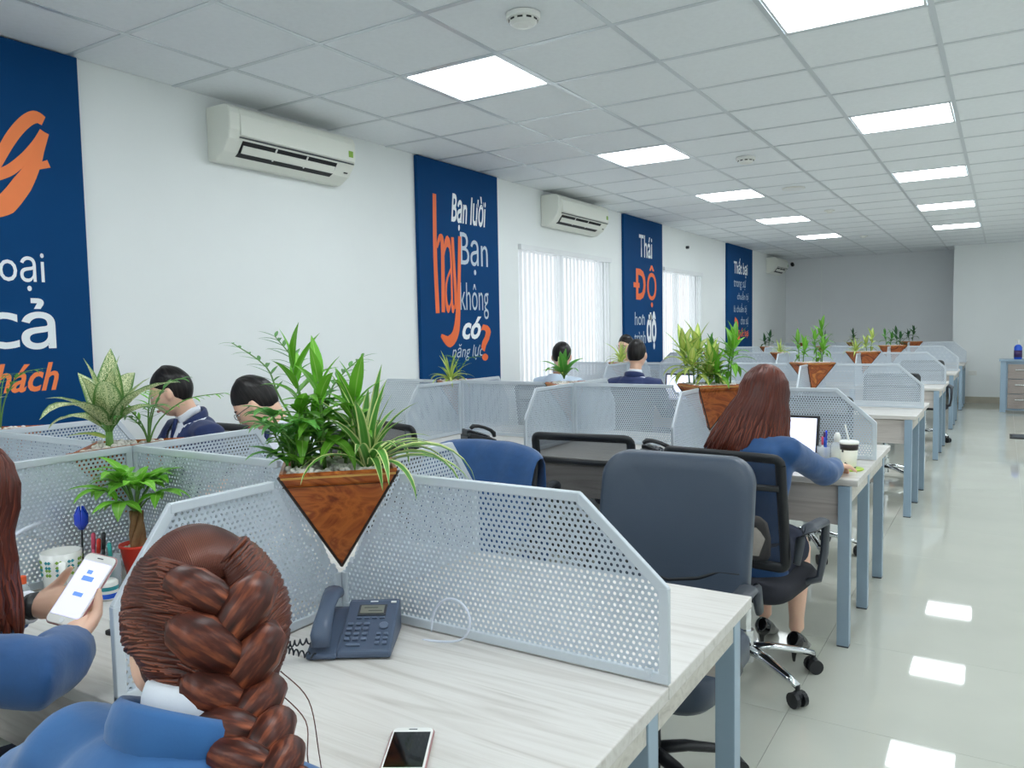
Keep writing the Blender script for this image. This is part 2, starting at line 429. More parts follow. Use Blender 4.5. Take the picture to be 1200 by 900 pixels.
# ceiling lights
lw, ll = .614 - .03, .579 - .03
frm = B()
for sx in (-1, 1):
    frm.box((sx * (lw / 2 - .006), 0, 0), (.012, ll, .012)); frm.box((0, sx * (ll / 2 - .006), 0), (lw, .012, .012))
lens_me = B().box((0, 0, .003), (lw - .02, ll - .02, .004)).mesh('diffuser'); lens_me.materials.append(M['panel_light'])
frm_me = frm.mesh('frame'); frm_me.materials.append(M['white_metal'])
colname = {0: 'over the aisle ends of desks', 3: 'over the middle of desks', -3: 'over the aisle'}
rowname = {-10: 'at the near wall', -6: 'above the first desk row', -2: 'short of the second desk row', 2: 'before the third desk row', 6: 'past the third desk row', 10: 'past the fourth desk row', 14: 'past the fifth desk row'}
for (i, j) in sorted(lights):
    x = -.29 - .614 * (i + .5); y = 4.47 + .579 * (j + .5)
    t = thing('ceiling_light', 'lit square panel %s, %s' % (colname[i], rowname[j]), 'ceiling light', (x, y, H + .002), 0, 'square ceiling light panels')
    obj('frame', frm_me, None, t); obj('diffuser', lens_me, None, t)
# detectors on the ceiling
def detector(px, py, r, label, kind):
    p = at(px, py, z=H)
    t = thing('smoke_detector' if kind < 2 else 'ceiling_speaker', label, 'smoke detector' if kind < 2 else 'speaker', (p.x, p.y, H - .004))
    if kind == 0:
        obj('base', B().lathe([(r, 0), (r, -.016), (r * .94, -.022)], seg=32), 'white_plastic', t)
        hd = obj('sensor_head', B().lathe([(r * .82, -.022), (r * .8, -.034), (r * .62, -.046), (r * .3, -.05)], seg=32), 'white_plastic', t)
        for k in range(10):
            a = 2 * PI * k / 10; obj('vent_slot', B().box((r * .79 * math.cos(a), r * .79 * math.sin(a), -.028), (.006, r * .3, .007), Matrix.Rotation(a, 3, 'Z')), 'dark_void', hd)
    elif kind == 1:
        obj('base', B().lathe([(r, 0), (r * .95, -.012)], seg=24), 'white_plastic', t)
        obj('sensor_head', B().lathe([(r * .55, -.012), (r * .5, -.03), (r * .2, -.036)], seg=24), 'white_plastic', t)
    else:
        obj('bezel', B().lathe([(r, 0), (r * .97, -.01), (r * .86, -.012)], seg=32), 'white_plastic', t)
        obj('grille', B().lathe([(r * .85, -.012), (r * .4, -.018), (r * .1, -.019)], seg=32), 'white_metal', t)
detector(613, 16, .075, 'white round smoke detector with dark vents on the nearest ceiling tiles', 0)
detector(874, 184, .075, 'white smoke detector with dark vents above the second desk row', 0)
detector(930, 220, .11, 'flat round white ceiling speaker beside the light panels', 2)
detector(972, 246, .06, 'small white ceiling sensor past the round speaker', 1)
detector(1012, 276, .06, 'tiny white ceiling sensor near the end wall', 1)

# floor
floor = struct('floor', B().bb(WX - .2, RX + .2, Y0 - .2, Y1 + .2, -.12, -.012), 'grout')
TS = .8; fx = []; x = WX
nx = int((RX - WX) / TS) + 1; ny = int((Y1 - Y0) / TS) + 1; fc = {}
for a in range(nx):
    for c in range(ny):
        x0, x1 = WX + a * TS, min(WX + (a + 1) * TS, RX); y0, y1 = Y0 + c * TS, min(Y0 + (c + 1) * TS, Y1)
        k = (round(x1 - x0, 3), round(y1 - y0, 3))
        if k not in fc: fc[k] = B().box((0, 0, -.006), (k[0] - .0014, k[1] - .0014, .012)).mesh('floor_tile'); fc[k].materials.append(M['floor_tile'])
        obj('floor_tile', fc[k], None, floor, loc=((x0 + x1) / 2, (y0 + y1) / 2, 0))

# walls
W1, W2 = (6.29, 8.30), (9.95, 11.53); WZ0, WZ1 = .86, 2.235
wl = B(); T0 = WX - .2
wl.bb(T0, WX, Y0 - .2, Y1 + .2, -.12, WZ0); wl.bb(T0, WX, Y0 - .2, Y1 + .2, WZ1, H + .06)
for a, c in ((Y0 - .2, W1[0]), (W1[1], W2[0]), (W2[1], Y1 + .2)): wl.bb(T0, WX, a, c, WZ0, WZ1)
wall_left = struct('wall_left', wl, 'wall')
wall_end = struct('wall_end', B().bb(WX, -.77, Y1, Y1 + .2, -.02, H + .06), 'wall_end')
obj('panel_seam', B().bb(-3.16, -3.145, Y1 - .004, Y1, .1, H), 'wall', wall_end)
wall_pier = struct('wall_pier', B().bb(-.77, RX, 16.05, Y1 + .2, -.02, H + .06), 'wall')
wr = B(); RW_ADDED = [(.6, 3.4), (4.4, 7.2), (8.2, 11.), (12., 14.8)]  # right wall, out of view; its window openings are added to let daylight in
wr.bb(RX, RX + .2, Y0 - .2, Y1 + .2, -.12, .8); wr.bb(RX, RX + .2, Y0 - .2, Y1 + .2, 2.3, H + .06)
pr = Y0 - .2
for a, c in RW_ADDED + [(Y1 + .2, 0)]: wr.bb(RX, RX + .2, pr, a, .8, 2.3); pr = c
struct('wall_right', wr, 'wall')
struct('wall_near', B().bb(WX, RX, Y0 - .2, Y0, -.02, H + .06), 'wall')
struct('baseboard_end', B().bb(WX, -.77, Y1 - .015, Y1, 0, .11), 'skirting')
struct('baseboard_pier', B().bb(-.785, RX, 16.035, 16.05, 0, .11), 'skirting')
struct('baseboard_pier_side', B().bb(-.785, -.77, 16.05, Y1 - .015, 0, .11), 'skirting')
struct('baseboard_left', B().bb(WX, WX + .015, Y0, Y1 - .015, 0, .11), 'skirting')
# windows, left wall: frame, panes, vertical blinds
def window(n, ya, yb, xf, za, zb, side, blinds=True):
    t = bpy.data.objects.new('window_%d' % n, None); COL.objects.link(t); t['kind'] = 'structure'; t.location = (xf, (ya + yb) / 2, za)
    hw = (yb - ya) / 2; h = zb - za
    xo = -.12 * side
    fr = B()
    for s in (-1, 1): fr.bb(xo - .03, xo + .03, s * hw, s * (hw - .05), 0, h)
    fr.bb(xo - .03, xo + .03, -hw, hw, 0, .05); fr.bb(xo - .03, xo + .03, -hw, hw, h - .05, h); fr.bb(xo - .03, xo + .03, -.03, .03, .05, h - .05)
    obj('window_frame', fr, 'white_metal', t)
    for s in (-1, 1): obj('pane', B().bb(xo - .003, xo + .003, s * .03, s * (hw - .05), .05, h - .05), 'pane', t)
    if blinds:
        obj('headrail', B().bb(-.025, .03, -hw + .005, hw - .005, h - .055, h - .005), 'white_metal', t)
        n_ = int(2 * hw / .083); me = None
        for k in range(n_):
            y = -hw + .045 + k * (2 * hw - .09) / (n_ - 1)
            if me is None:
                mb = B(); Hh = h - .07
                vs = []
                for z in (0, Hh):
                    for q in range(5):
                        a = (q - 2) / 2; vs.append((.006 * (1 - a * a), a * .0445, z))
                mb.add(vs, [(q, q + 1, q + 6, q + 5) for q in range(4)]); me = mb.mesh('blind_slat'); me.materials.append(M['blind'])
            obj('blind_slat', me, None, t, loc=(-.005, y, .012), rot=(0, 0, .22 + random.uniform(-.05, .05)))
    return t
window(1, W1[0], W1[1], WX, WZ0, WZ1, 1)
window(2, W2[0], W2[1], WX, WZ0, WZ1, 1)
for n, (a, c) in enumerate(RW_ADDED): window(3 + n, a, c, RX, .8, 2.3, -1, False)  # unseen right-hand windows, added without blinds to spread even daylight

# ------------------------------------------------------------------ lettering
def glyphs(txt, w, h, shear=0., bold=0., mirror=False):
    cu = bpy.data.curves.new('lettering', 'FONT'); cu.body = txt; cu.size = 1; cu.shear = shear; cu.offset = bold; cu.resolution_u = 3
    cu.space_line = .8
    o = bpy.data.objects.new('lettering', cu); COL.objects.link(o)
    me = bpy.data.meshes.new_from_object(o.evaluated_get(bpy.context.evaluated_depsgraph_get()))
    COL.objects.unlink(o); bpy.data.objects.remove(o)
    X = [v.co.x for v in me.vertices]; Y = [v.co.y for v in me.vertices]
    if not X: return me
    x0, x1, y0, y1 = min(X), max(X), min(Y), max(Y)
    for v in me.vertices:
        v.co.x = (v.co.x - x0) / (x1 - x0) * w; v.co.y = (v.co.y - y0) / (y1 - y0) * h
    me.name = 'lettering'; me.materials.clear(); return me
WALLROT = Matrix(((0, 0, 1), (1, 0, 0), (0, 1, 0))).to_euler()
PX = WX + .034
def poster(ya, yb, label, texts, strokes=()):
    t = thing('wall_poster', label, 'poster', (WX + .001, (ya + yb) / 2, .35), 0, 'navy slogan boards on the window wall')
    hw = (yb - ya) / 2
    obj('board', B().bb(0, .032, -hw, hw, 0, H - .006 - .35), 'navy_board', t, bevel=.003)
    for (txt, u0, v0, u1, v1, mt, sh, bo) in texts:
        a = at(u0, v1, x=PX); c = at(u1, v0, x=PX)
        me = glyphs(txt, c.y - a.y, c.z - a.z, sh, bo)
        o = obj('lettering', me, mt, t, loc=(.0335, a.y - t.location.y, a.z - .35), rot=WALLROT)
    for si, (pts, rad, mt) in enumerate(strokes):                        # brush strokes, a tapering flat line
        P = [at(u, v, x=PX) for u, v in pts]
        mb = B(); n = len(P); vs = []
        Q = []
        for k in range((n - 1) * 6 + 1):               # Catmull-Rom
            s = k / 6; i = min(int(s), n - 2); f = s - i
            p0, p1, p2, p3 = P[max(i - 1, 0)], P[i], P[i + 1], P[min(i + 2, n - 1)]
            q = .5 * ((2 * p1) + (p2 - p0) * f + (2 * p0 - 5 * p1 + 4 * p2 - p3) * f * f + (3 * p1 - p0 - 3 * p2 + p3) * f ** 3)
            r = rad[i] * (1 - f) + rad[i + 1] * f
            Q.append((q, r))
        for k, (q, r) in enumerate(Q):
            tg = (Q[min(k + 1, len(Q) - 1)][0] - Q[max(k - 1, 0)][0]).normalized(); nn = Vector((1, 0, 0)).cross(tg)
            for s in (-1, 1):
                for xx in (0, .0012 + .0005 * si): vs.append((.0325 + xx, q.y + nn.y * r * s - t.location.y, q.z + nn.z * r * s - .35))
        fs = []
        for k in range(len(Q) - 1):
            o4 = k * 4; fs += [(o4 + 1, o4 + 3, o4 + 7, o4 + 5), (o4, o4 + 1, o4 + 5, o4 + 4), (o4 + 3, o4 + 2, o4 + 6, o4 + 7), (o4 + 2, o4, o4 + 4, o4 + 6)]
        mb.add(vs, fs); obj('lettering', mb, mt, t)
    return t
poster(.98, 2.19, 'navy wall board with a big orange script letter above white words',
  [('oại', 0, 297, 51, 340, 'white_print', 0, 0), ('c', -26, 366, 21, 410, 'white_print', 0, .0), ('ả', 26, 350, 63, 410, 'white_print', 0, .01), ('khách', -30, 424, 68, 464, 'peach_print', .35, .02)],
  [([(51, 142), (41, 137), (28, 144), (12, 163), (-6, 195)], [.022, .028, .027, .026, .022], 'peach_print'),
   ([(-6, 206), (12, 199), (30, 184), (44, 168), (52, 155)], [.024, .024, .022, .022, .022], 'peach_print'),
   ([(52, 155), (46, 175), (40, 192), (26, 216), (6, 240), (-16, 252)], [.02, .022, .028, .042, .045, .016], 'peach_print'),
   ([(36, 197), (57, 192)], [.012, .018], 'peach_print')])
poster(4.78, 5.90, 'navy wall board with a tall orange word hay and an orange question mark',
  [('Bạn lười', 529, 232, 569, 269, 'white_print', .25, .02), ('Bạn', 540, 277, 571, 321, 'grey_print', 0, 0), ('không', 540, 333, 572, 374, 'grey_print', 0, -.005),
   ('có', 542, 371, 564, 398, 'white_print', .3, .03), ('năng lực', 530, 402, 566, 424, 'grey_print', .3, 0), ('?', 564, 380, 575, 423, 'orange_print', 0, .01),
   ('a', 522, 277, 531, 367, 'orange_print', 0, -.01)],
  [([(509, 227), (510, 300), (513, 367)], [.022, .024, .025], 'orange_print'), ([(512, 290), (516, 277), (518.5, 290), (519.5, 366)], [.01, .02, .022, .022], 'orange_print'),
   ([(530, 278), (533, 330), (534.5, 362)], [.018, .018, .018], 'orange_print'),
   ([(538.5, 277), (537.5, 340), (535, 385), (527, 400), (517, 393)], [.02, .022, .04, .05, .012], 'orange_print')])
poster(8.63, 9.86, 'navy wall board between the two blind-covered windows, with a large orange word',
  [('Thái', 749, 278, 764, 301, 'white_print', 0, .01), ('D', 745.5, 316, 756.5, 351, 'orange_print', 0, .03), ('Ộ', 758.5, 312, 769, 360, 'orange_print', 0, .012), ('hon', 744, 366, 755.5, 381, 'grey_print', 0, 0),
   ('trình', 743.5, 388, 756.5, 403, 'grey_print', 0, 0), ('độ', 758, 365, 769, 410, 'white_print', 0, .04)],
  [([(742.5, 333.5), (749.5, 334.5)], [.03, .03], 'orange_print'), ([(752.6, 372), (753.6, 369)], [.012, .01], 'grey_print')])
poster(12.72, 14.22, 'navy wall board nearest the end wall, with small white lines and orange last words',
  [('Thất bại', 860, 305, 876, 324, 'white_print', 0, .02), ('trong sự', 860, 328, 874, 339, 'grey_print', 0, 0), ('chuẩn bị', 864, 342, 877, 353, 'grey_print', 0, 0),
   ('là chuẩn bị', 860, 356, 875, 368, 'grey_print', 0, 0), ('cho sự', 868, 371, 877, 383, 'grey_print', 0, 0), ('Thất bại', 864, 384, 877, 397, 'orange_print', 0, .02)],
  [([(861, 374), (864, 380), (863, 392), (867, 397)], [.04, .06, .05, .03], 'orange_print')])

# ------------------------------------------------------------------ air conditioners
def air_con(ya, yb, zt, label, hh=.3):
    t = thing('air_conditioner', label, 'air conditioner', (WX + .002, (ya + yb) / 2, zt - hh), 0, 'white wall-mounted air conditioners')
    hw = (yb - ya) / 2
    prof = [(0, 0), (.06, -.0), (.135, .045), (.185, .11), (.2, .16), (.2, hh - .05), (.185, hh - .015), (.16, hh), (0, hh)]
    def yz(a, c, pr, nm, mtl, **k):
        mb = B(); n = len(pr)
        vs = [(p[0], a, p[1]) for p in pr] + [(p[0], c, p[1]) for p in pr]
        mb.add(vs, [tuple(range(n)), tuple(range(n, 2 * n))[::-1]] + [(i, (i + 1) % n, n + (i + 1) % n, n + i) for i in range(n)])
        return obj(nm, mb, mtl, t, **k)
    yz(-hw, hw, prof, 'body', 'cream_plastic', bevel=.01, seg=3)
    yz(-hw + .07, hw - .02, [(.196, .125), (.207, .135), (.207, hh - .055), (.19, hh - .02), (.18, hh - .02)], 'front_panel', 'cream_plastic', bevel=.005)
    yz(-hw + .07, hw - .02, [(.192, .118), (.2, .118), (.2, .124), (.192, .124)], 'trim_line', 'charcoal')
    yz(-hw + .10, hw - .16, [(.11, .03), (.142, .046), (.186, .106), (.176, .118), (.11, .06)], 'air_outlet', 'dark_void')
    yz(-hw + .11, hw - .17, [(.148, .045), (.154, .046), (.178, .082), (.173, .086)], 'louver', 'rose_metal' if False else 'cream_plastic')
    for f in (.33, .66):
        y = -hw + .10 + (2 * hw - .26) * f; yz(y - .006, y + .006, [(.14, .04), (.152, .05), (.188, .104), (.178, .112)], 'louver_link', 'white_plastic')
    yz(hw - .075, hw - .035, [(.2065, .16), (.2085, .16), (.2085, .2), (.2065, .2)], 'energy_label', 'green_print')
    yz(hw - .07, hw - .04, [(.15, .062), (.156, .062), (.16, .068), (.154, .07)], 'indicator', 'dark_void')
air_con(2.93, 3.93, 2.715, 'white wall air conditioner with open louvre beside the big orange script letter')
air_con(6.72, 7.85, 2.735, 'white wall air conditioner above the nearer blind-covered window')
air_con(15.3, 16.2, 2.72, 'white wall air conditioner past the last navy board')
# camera and plates on the end wall, outlet, small wall screw
t = thing('security_camera', 'small dark security camera high in the corner of the end wall', 'camera', (-3.72, Y1 - .002, 2.70))
obj('bracket', B().box((0, -.015, 0), (.05, .03, .05)), 'white_plastic', t); obj('body', B().tube((0, -.03, -.01), (.03, -.12, -.04), .035), 'black_plastic', t, smooth=True)
p = at(1140, 437, y=16.045)
t = thing('wall_socket', 'white double wall socket on the white end pier', 'socket', (p.x, 16.048, p.z - .04))
obj('plate', B().bb(-.06, .06, -.012, 0, 0, .08), 'white_plastic', t, bevel=.004)
for s in (-1, 1): obj('outlet', B().bb(s * .028 - .016, s * .028 + .016, -.014, -.011, .02, .06), 'ceramic', t)
p = at(804, 290, x=WX)
t = thing('wall_hook', 'tiny dark fitting on the wall above the farther window', 'hook', (WX + .001, p.y, p.z)); obj('pin', B().tube((0, 0, 0), (.04, 0, 0), .02), 'charcoal', t)

# ================================================================== DESK ROWS
XB = [-.52, -1.36, -2.20, -3.04, -3.83]                  # bay borders, from the aisle to the wall
ROWS = [1.37, 4.21, 6.93, 9.75, 12.5, 15.2]             # centre line of each double row
RN = ['first', 'second', 'third', 'fourth', 'fifth', 'last']
BAYN = ['at the aisle', 'next to the aisle desk', 'next to the wall desk', 'against the window wall']
DZ, HALF = .75, .575
PT = 1.105                                               # top of the screens

def desk(x0, x1, cy, sgn, label, end):
    """worktop from the spine (cy) out to cy + sgn*HALF; legs at its aisle side"""
    t = thing('office_desk', label, 'desk', ((x0 + x1) / 2, cy + sgn * HALF / 2, 0), 0, 'pale oak desks in double rows')
    hw = abs(x0 - x1) / 2 - .0015; hd = HALF / 2
    k = (round(hw, 3), sgn, end)
    if k in DC:
        for nm, me, bv in DC[k]:
            o = obj(nm, me, None, t, bevel=bv)
        return t
    parts = []
    def P(nm, mb, mt, bv=0.):
        o = obj(nm, mb, mt, t, bevel=bv); parts.append((nm, o.data, bv))
    P('worktop', B().bb(-hw, hw, -hd + (.001 if sgn > 0 else 0), hd - (0 if sgn > 0 else .001), DZ - .028, DZ), 'desk', .0025)
    ye = sgn * (hd - .035)
    P('apron', B().bb(-hw + .002, hw - .002 - (.055 if end else 0), ye - .009, ye + .009, DZ - .21, DZ - .034), 'apron', .0015)
    xl = hw - .03 if end else hw - .001
    P('leg', B().bb(xl - .05, xl, sgn * (hd - .02) - .025, sgn * (hd - .02) + .025, .006, DZ - .03), 'leg_metal', .002)
    P('leg_foot', B().bb(xl - .049, xl - .001, sgn * (hd - .02) - .024, sgn * (hd - .02) + .024, 0, .006), 'charcoal')
    if sgn < 0:
        P('leg', B().bb(xl - .05, xl, hd - .03, hd + .02, .006, DZ - .03), 'leg_metal', .002)
        P('leg_foot', B().bb(xl - .049, xl - .001, hd - .029, hd + .019, 0, .006), 'charcoal')
    if end:
        P('side_rail', B().bb(xl - .018, xl - .004, -hd + .03, hd - .03, DZ - .11, DZ - .03), 'desk_edge', .001)
    P('back_beam', B().bb(-hw, hw - .08, -sgn * (hd - .045) - .02, -sgn * (hd - .045) + .02, DZ - .075, DZ - .03), 'leg_metal')
    DC[k] = parts
    return t
DC = {}

# perforated screen: staggered holes cut for real in a 1.2 mm sheet
def perforated(poly, name, pitch=.013, hole=.0038, margin=.019, thick=.0014):
    """poly in (u, z), convex, counter-clockwise"""
    n = len(poly)
    def inset(p, q):
        for i in range(n):
            a, c = poly[i], poly[(i + 1) % n]
            ex, ez = c[0] - a[0], c[1] - a[1]; L = math.hypot(ex, ez)
            if (ex * (p[1] - a[1]) - ez * (p[0] - a[0])) / L < q: return False
        return True
    us = [p[0] for p in poly]; zs = [p[1] for p in poly]
    vs = []; fs = []
    rowh = pitch * math.sqrt(3) / 2; R = pitch / math.sqrt(3)
    key = {}
    def V(u, y, z):
        k = (round(u, 5), y > 0, round(z, 5))
        if k not in key: key[k] = len(vs); vs.append((u, y, z))
        return key[k]
    r = 0; z = min(zs)
    while z < max(zs):
        u = min(us) + (pitch / 2 if r % 2 else 0)
        while u < max(us):
            if inset((u, z), .008):
                out = [(u + R * math.sin(PI / 3 * k), z + R * math.cos(PI / 3 * k)) for k in range(6)]
                if inset((u, z), margin):
                    inn = [(u + hole * math.sin(PI / 3 * k), z + hole * math.cos(PI / 3 * k)) for k in range(6)]
                    F = {}
                    for y in (-thick / 2, thick / 2):
                        o_ = [V(a, y, b_) for a, b_ in out]; i_ = [len(vs) + k for k in range(6)]
                        vs.extend((a, y, b_) for a, b_ in inn); F[y > 0] = i_
                        for k in range(6):
                            q = (o_[k], o_[(k + 1) % 6], i_[(k + 1) % 6], i_[k])
                            fs.append(q if y > 0 else q[::-1])
                    for k in range(6): fs.append((F[True][k], F[True][(k + 1) % 6], F[False][(k + 1) % 6], F[False][k]))
                else:
                    for y in (-thick / 2, thick / 2):
                        o_ = tuple(V(a, y, b_) for a, b_ in out); fs.append(o_ if y > 0 else o_[::-1])
            u += pitch
        z += rowh; r += 1
    me = bpy.data.meshes.new(name); me.from_pydata(vs, [], fs); me.update(); me.materials.append(M['silver']); return me
def rails(poly, skip, wd=.02, th=.014):
    """one bar along each side of the outline, laid inside it"""
    out = []; n = len(poly)
    for i in range(n):
        if i in skip: continue
        a, c = Vector((poly[i][0], 0, poly[i][1])), Vector((poly[(i + 1) % n][0], 0, poly[(i + 1) % n][1]))
        d = (c - a).normalized(); nin = Vector((-d.z, 0, d.x))          # inward for counter-clockwise
        mid = (a + c) / 2 + nin * wd / 2
        rot = Matrix((d, Vector((0, 1, 0)), nin)).transposed()
        out.append(B().box(mid, ((c - a).length - .0008 * (i % 3), th - .0009 * (i % 3), wd), rot))
    return out
PZ0 = DZ + .004
BW = XB[0] - XB[1]
def sp_poly(kind, w_):
    """outline of a screen, its planter corners cut away; second value: sides that carry no rail"""
    h = PT - PZ0; c = PR + .006; d = h - PD - .012
    if kind in ('mid', 'wall') and w_ < 5: c, d = c + .014, d - .012
    if kind == 'mid': return [(0, 0), (w_, 0), (w_, d), (w_ - c, h), (0, h)], (2,)
    if kind == 'plain': return [(0, 0), (HALF, 0), (HALF, h - .165), (HALF - .125, h), (0, h)], ()
    if kind == 'end': return [(0, 0), (w_, 0), (w_, h - .165), (w_ - .185, h), (c, h), (0, d)], (4,)
    if kind == 'wall': return [(0, 0), (w_, 0), (w_, d), (w_ - c, h), (.16, h), (0, h - .15)], (2,)
    return [(0, 0), (HALF, 0), (HALF, h - .165), (HALF - .125, h), (c, h), (0, d)], (4,)      # divider
SC = {}
def screen(kind, loc, rz, label, w_=BW):
    t = thing('desk_screen', label, 'desk divider', loc, rz, 'silver perforated desk screens')
    k = (kind, round(w_, 3))
    if k not in SC:
        pl, skip = sp_poly(kind, w_); me = perforated(pl, 'perforated_sheet')
        rm = []
        for mb in rails(pl, skip):
            m_ = mb.mesh('rail'); fix_normals(m_); m_.materials.append(M['rail']); rm.append(m_)
        br = B()
        for u in (.12, max(p[0] for p in pl) - .04): br.box((u, -.008, .018), (.014, .006, .016)); br.tube((u, -.010, .018), (u, -.014, .018), .004, 8)
        bm_ = br.mesh('clip'); bm_.materials.append(M['rail'])
        SC[k] = (me, rm, bm_)
    me, rm, bm_ = SC[k]
    obj('perforated_sheet', me, None, t)
    for m_ in rm: obj('rail', m_, None, t, bevel=.002)
    obj('clips', bm_, None, t)
    return t

# hopper planter: four triangular boards meeting in a point, pebbles on top
PR, PD = .19, .245
def planter_parts(half=False):
    tz = -.002 if half else .008
    cor = [Vector((PR, 0, tz)), Vector((0, PR, tz)), Vector((-PR, 0, tz)), Vector((0, -PR, tz))]
    ap = Vector((0, 0, -PD)); boards = []
    for i in ((1, 2) if half else range(4)):
        a, c = cor[i], cor[(i + 1) % 4]
        nrm = (c - a).cross(ap - a).normalized()
        if nrm.dot((a + c) / 2) < 0: nrm = -nrm
        ctr = (a + c + ap) / 3
        q = [ctr + (p - ctr) * .965 for p in (a, c, ap)]
        mb = B(); mb.add([p for p in q] + [p - nrm * .011 for p in q], [(0, 1, 2), (5, 4, 3), (0, 3, 4, 1), (1, 4, 5, 2), (2, 5, 3, 0)])
        boards.append(mb.mesh('side_board')); boards[-1].materials.append(M['planter'])
    trim = B()
    if half:                                                   # flat back board against the screen
        q = [Vector((-.011, PR * .965, tz)), Vector((-.011, -PR * .965, tz)), Vector((-.011, 0, -PD * .94))]
        boards.append(B().add(q + [p - Vector((.009, 0, 0)) for p in q], [(0, 1, 2), (5, 4, 3), (0, 3, 4, 1), (1, 4, 5, 2), (2, 5, 3, 0)]).mesh('side_board')); boards[-1].materials.append(M['planter'])
    for c in (cor[2:3] if half else cor): trim.tube(c * .985 + Vector((0, 0, -.004)), ap, .0035, 6)
    trim = trim.mesh('corner_joint'); trim.materials.append(M['dark_trim'])
    lip = B()
    for i in ((1, 2) if half else range(4)):
        a, c = cor[i] * .96, cor[(i + 1) % 4] * .96; d = (c - a); L = d.length; d.normalize()
        lip.box((a + c) / 2 + Vector((0, 0, -.008)), (L, .006, .005), Matrix((d, Vector((0, 0, 1)).cross(d), Vector((0, 0, 1)))).transposed())
    lip = lip.mesh('top_rim'); lip.materials.append(M['planter_edge'])
    soil = B().add([c * .93 + Vector((-.012 if half else 0, 0, -.03)) for c in (cor[1:4] if half else cor)], [(0, 1, 2) if half else (0, 1, 2, 3)]); soil = soil.mesh('soil'); soil.materials.append(M['soil'])
    peb = B(); rnd = random.Random(3)
    for k in range(330):
        a, c = rnd.uniform(-1, 1), rnd.uniform(-1, 1)
        x, y = (a + c) / 2 * PR * .86, (a - c) / 2 * PR * .86
        if half and x > -.03: continue
        r = rnd.uniform(.006, .012)
        peb.ell((x, y, tz - .004 + rnd.uniform(-.006, .006)), (r, r * rnd.uniform(.7, 1), r * .7), Matrix.Rotation(rnd.uniform(0, 3), 3, 'Z'), 6, 4)
    peb = peb.mesh('pebbles'); peb.materials.append(M['pebble'])
    for p in peb.polygons: p.use_smooth = True
    return boards, trim, lip, soil, peb
PLF, PLH = planter_parts(), planter_parts(True)
def planter(x, y, half, label):
    PLP = PLH if half else PLF
    t = thing('hopper_planter', label, 'planter', (x, y, PT), 0, 'wooden hopper planters on the screens')
    for b_ in PLP[0]: obj('side_board', b_, None, t)
    obj('corner_joint', PLP[1], None, t); obj('top_rim', PLP[2], None, t); obj('soil', PLP[3], None, t)
    o = obj('pebbles', PLP[4], None, t); o['kind'] = 'stuff'
    return t
SIDEN = {-1: 'near', 1: 'far'}
DESKNOTE = {(0, 0, -1): 'pale oak desk carrying the grey desk phone and a dark smartphone', (0, 1, -1): 'pale oak desk carrying the patterned mug and red pot',
            (1, 0, -1): 'pale oak desk carrying the laptop, coffee cup and lime coaster', (0, 0, 1): 'pale oak desk with the slate leatherette chair pulled up',
            (0, 1, 1): 'pale oak desk with the blue jacket chair pulled up', (1, 1, -1): 'pale oak desk with a lone black mesh chair and black phone'}
for r, cy in enumerate(ROWS):
    for b_ in range(4):
        x0, x1 = XB[b_], XB[b_ + 1]
        for s in (-1, 1):
            desk(x0, x1, cy, s, DESKNOTE.get((r, b_, s), 'pale oak desk %s, %s side of the %s row' % (BAYN[b_], 'window-lit far' if False else ('entrance' if s < 0 else 'end-wall'), RN[r])), b_ == 0)
        kind = 'end' if b_ == 0 else 'wall' if b_ == 3 else 'mid'
        screen(kind, (x1 if b_ else x1, cy, PZ0), 0, 'silver perforated spine screen behind the desk %s, %s row' % (BAYN[b_], RN[r]), abs(x0 - x1))
    for d in range(3):
        x = XB[d + 1]
        for s in (-1, 1):
            screen('div' if d == 0 else 'plain', (x, cy + s * .008, PZ0), s * PI / 2, 'silver perforated side screen, %s partition from the aisle, %s side of the %s row' % (['first', 'second', 'third'][d], 'entrance' if s < 0 else 'end-wall', RN[r]))
        planter(x - (.0135 if d else 0), cy, d > 0, 'reddish wooden hopper planter on %s screen crossing from the aisle, %s row' % (['the first', 'the second', 'the third'][d], RN[r]))
# cabinet by the end pier, dispenser bottle, floor plate
t = thing('drawer_cabinet', 'grey-edged drawer cabinet with taupe drawers near the white pier', 'cabinet', (.42, 14.75, 0))
obj('carcass', B().bb(-.45, .45, -.2, .2, .03, .8).bb(-.45, -.37, -.215, .2, 0, .8).bb(.37, .45, -.215, .2, 0, .8), 'leg_metal', t, bevel=.003)
obj('top', B().bb(-.47, .47, -.24, .21, .8, .83), 'leg_metal', t, bevel=.004)
for k in range(3):
    d = obj('drawer', B().bb(-.35, .35, -.225, -.2, .06 + k * .235, .285 + k * .235), 'cabinet', t, bevel=.003)
    for s in (-.18,): obj('handle', B().box((s + .0, -.235, .2 + k * .235), (.14, .012, .012)).box((s - .065, -.228, .2 + k * .235), (.008, .016, .01)).box((s + .065, -.228, .2 + k * .235), (.008, .016, .01)), 'chrome', d)
t = thing('pump_bottle', 'dark blue and purple pump bottle on the drawer cabinet', 'bottle', (.20, 14.7, .83))
obj('body', B().lathe([(.05, 0), (.055, .01), (.055, .19), (.035, .22), (.018, .23)], seg=24), 'blue_plastic', t, smooth=True)
obj('label', B().lathe([(.0562, .03), (.0562, .14)], seg=24), 'purple', t, smooth=True)
pp = obj('pump', B().tube((0, 0, .23), (0, 0, .30), .014).box((-.02, 0, .305), (.07, .02, .014)), 'white_plastic', t)
t = thing('floor_plate', 'black flat floor plate on the aisle tiles', 'floor plate', (.49, 11.45, .0))
obj('plate', B().bb(-.4, .4, -.2, .2, .0005, .012), 'black_plastic', t, bevel=.004); obj('rim', B().bb(-.37, .37, -.17, .17, .012, .016), 'charcoal', t, bevel=.002)

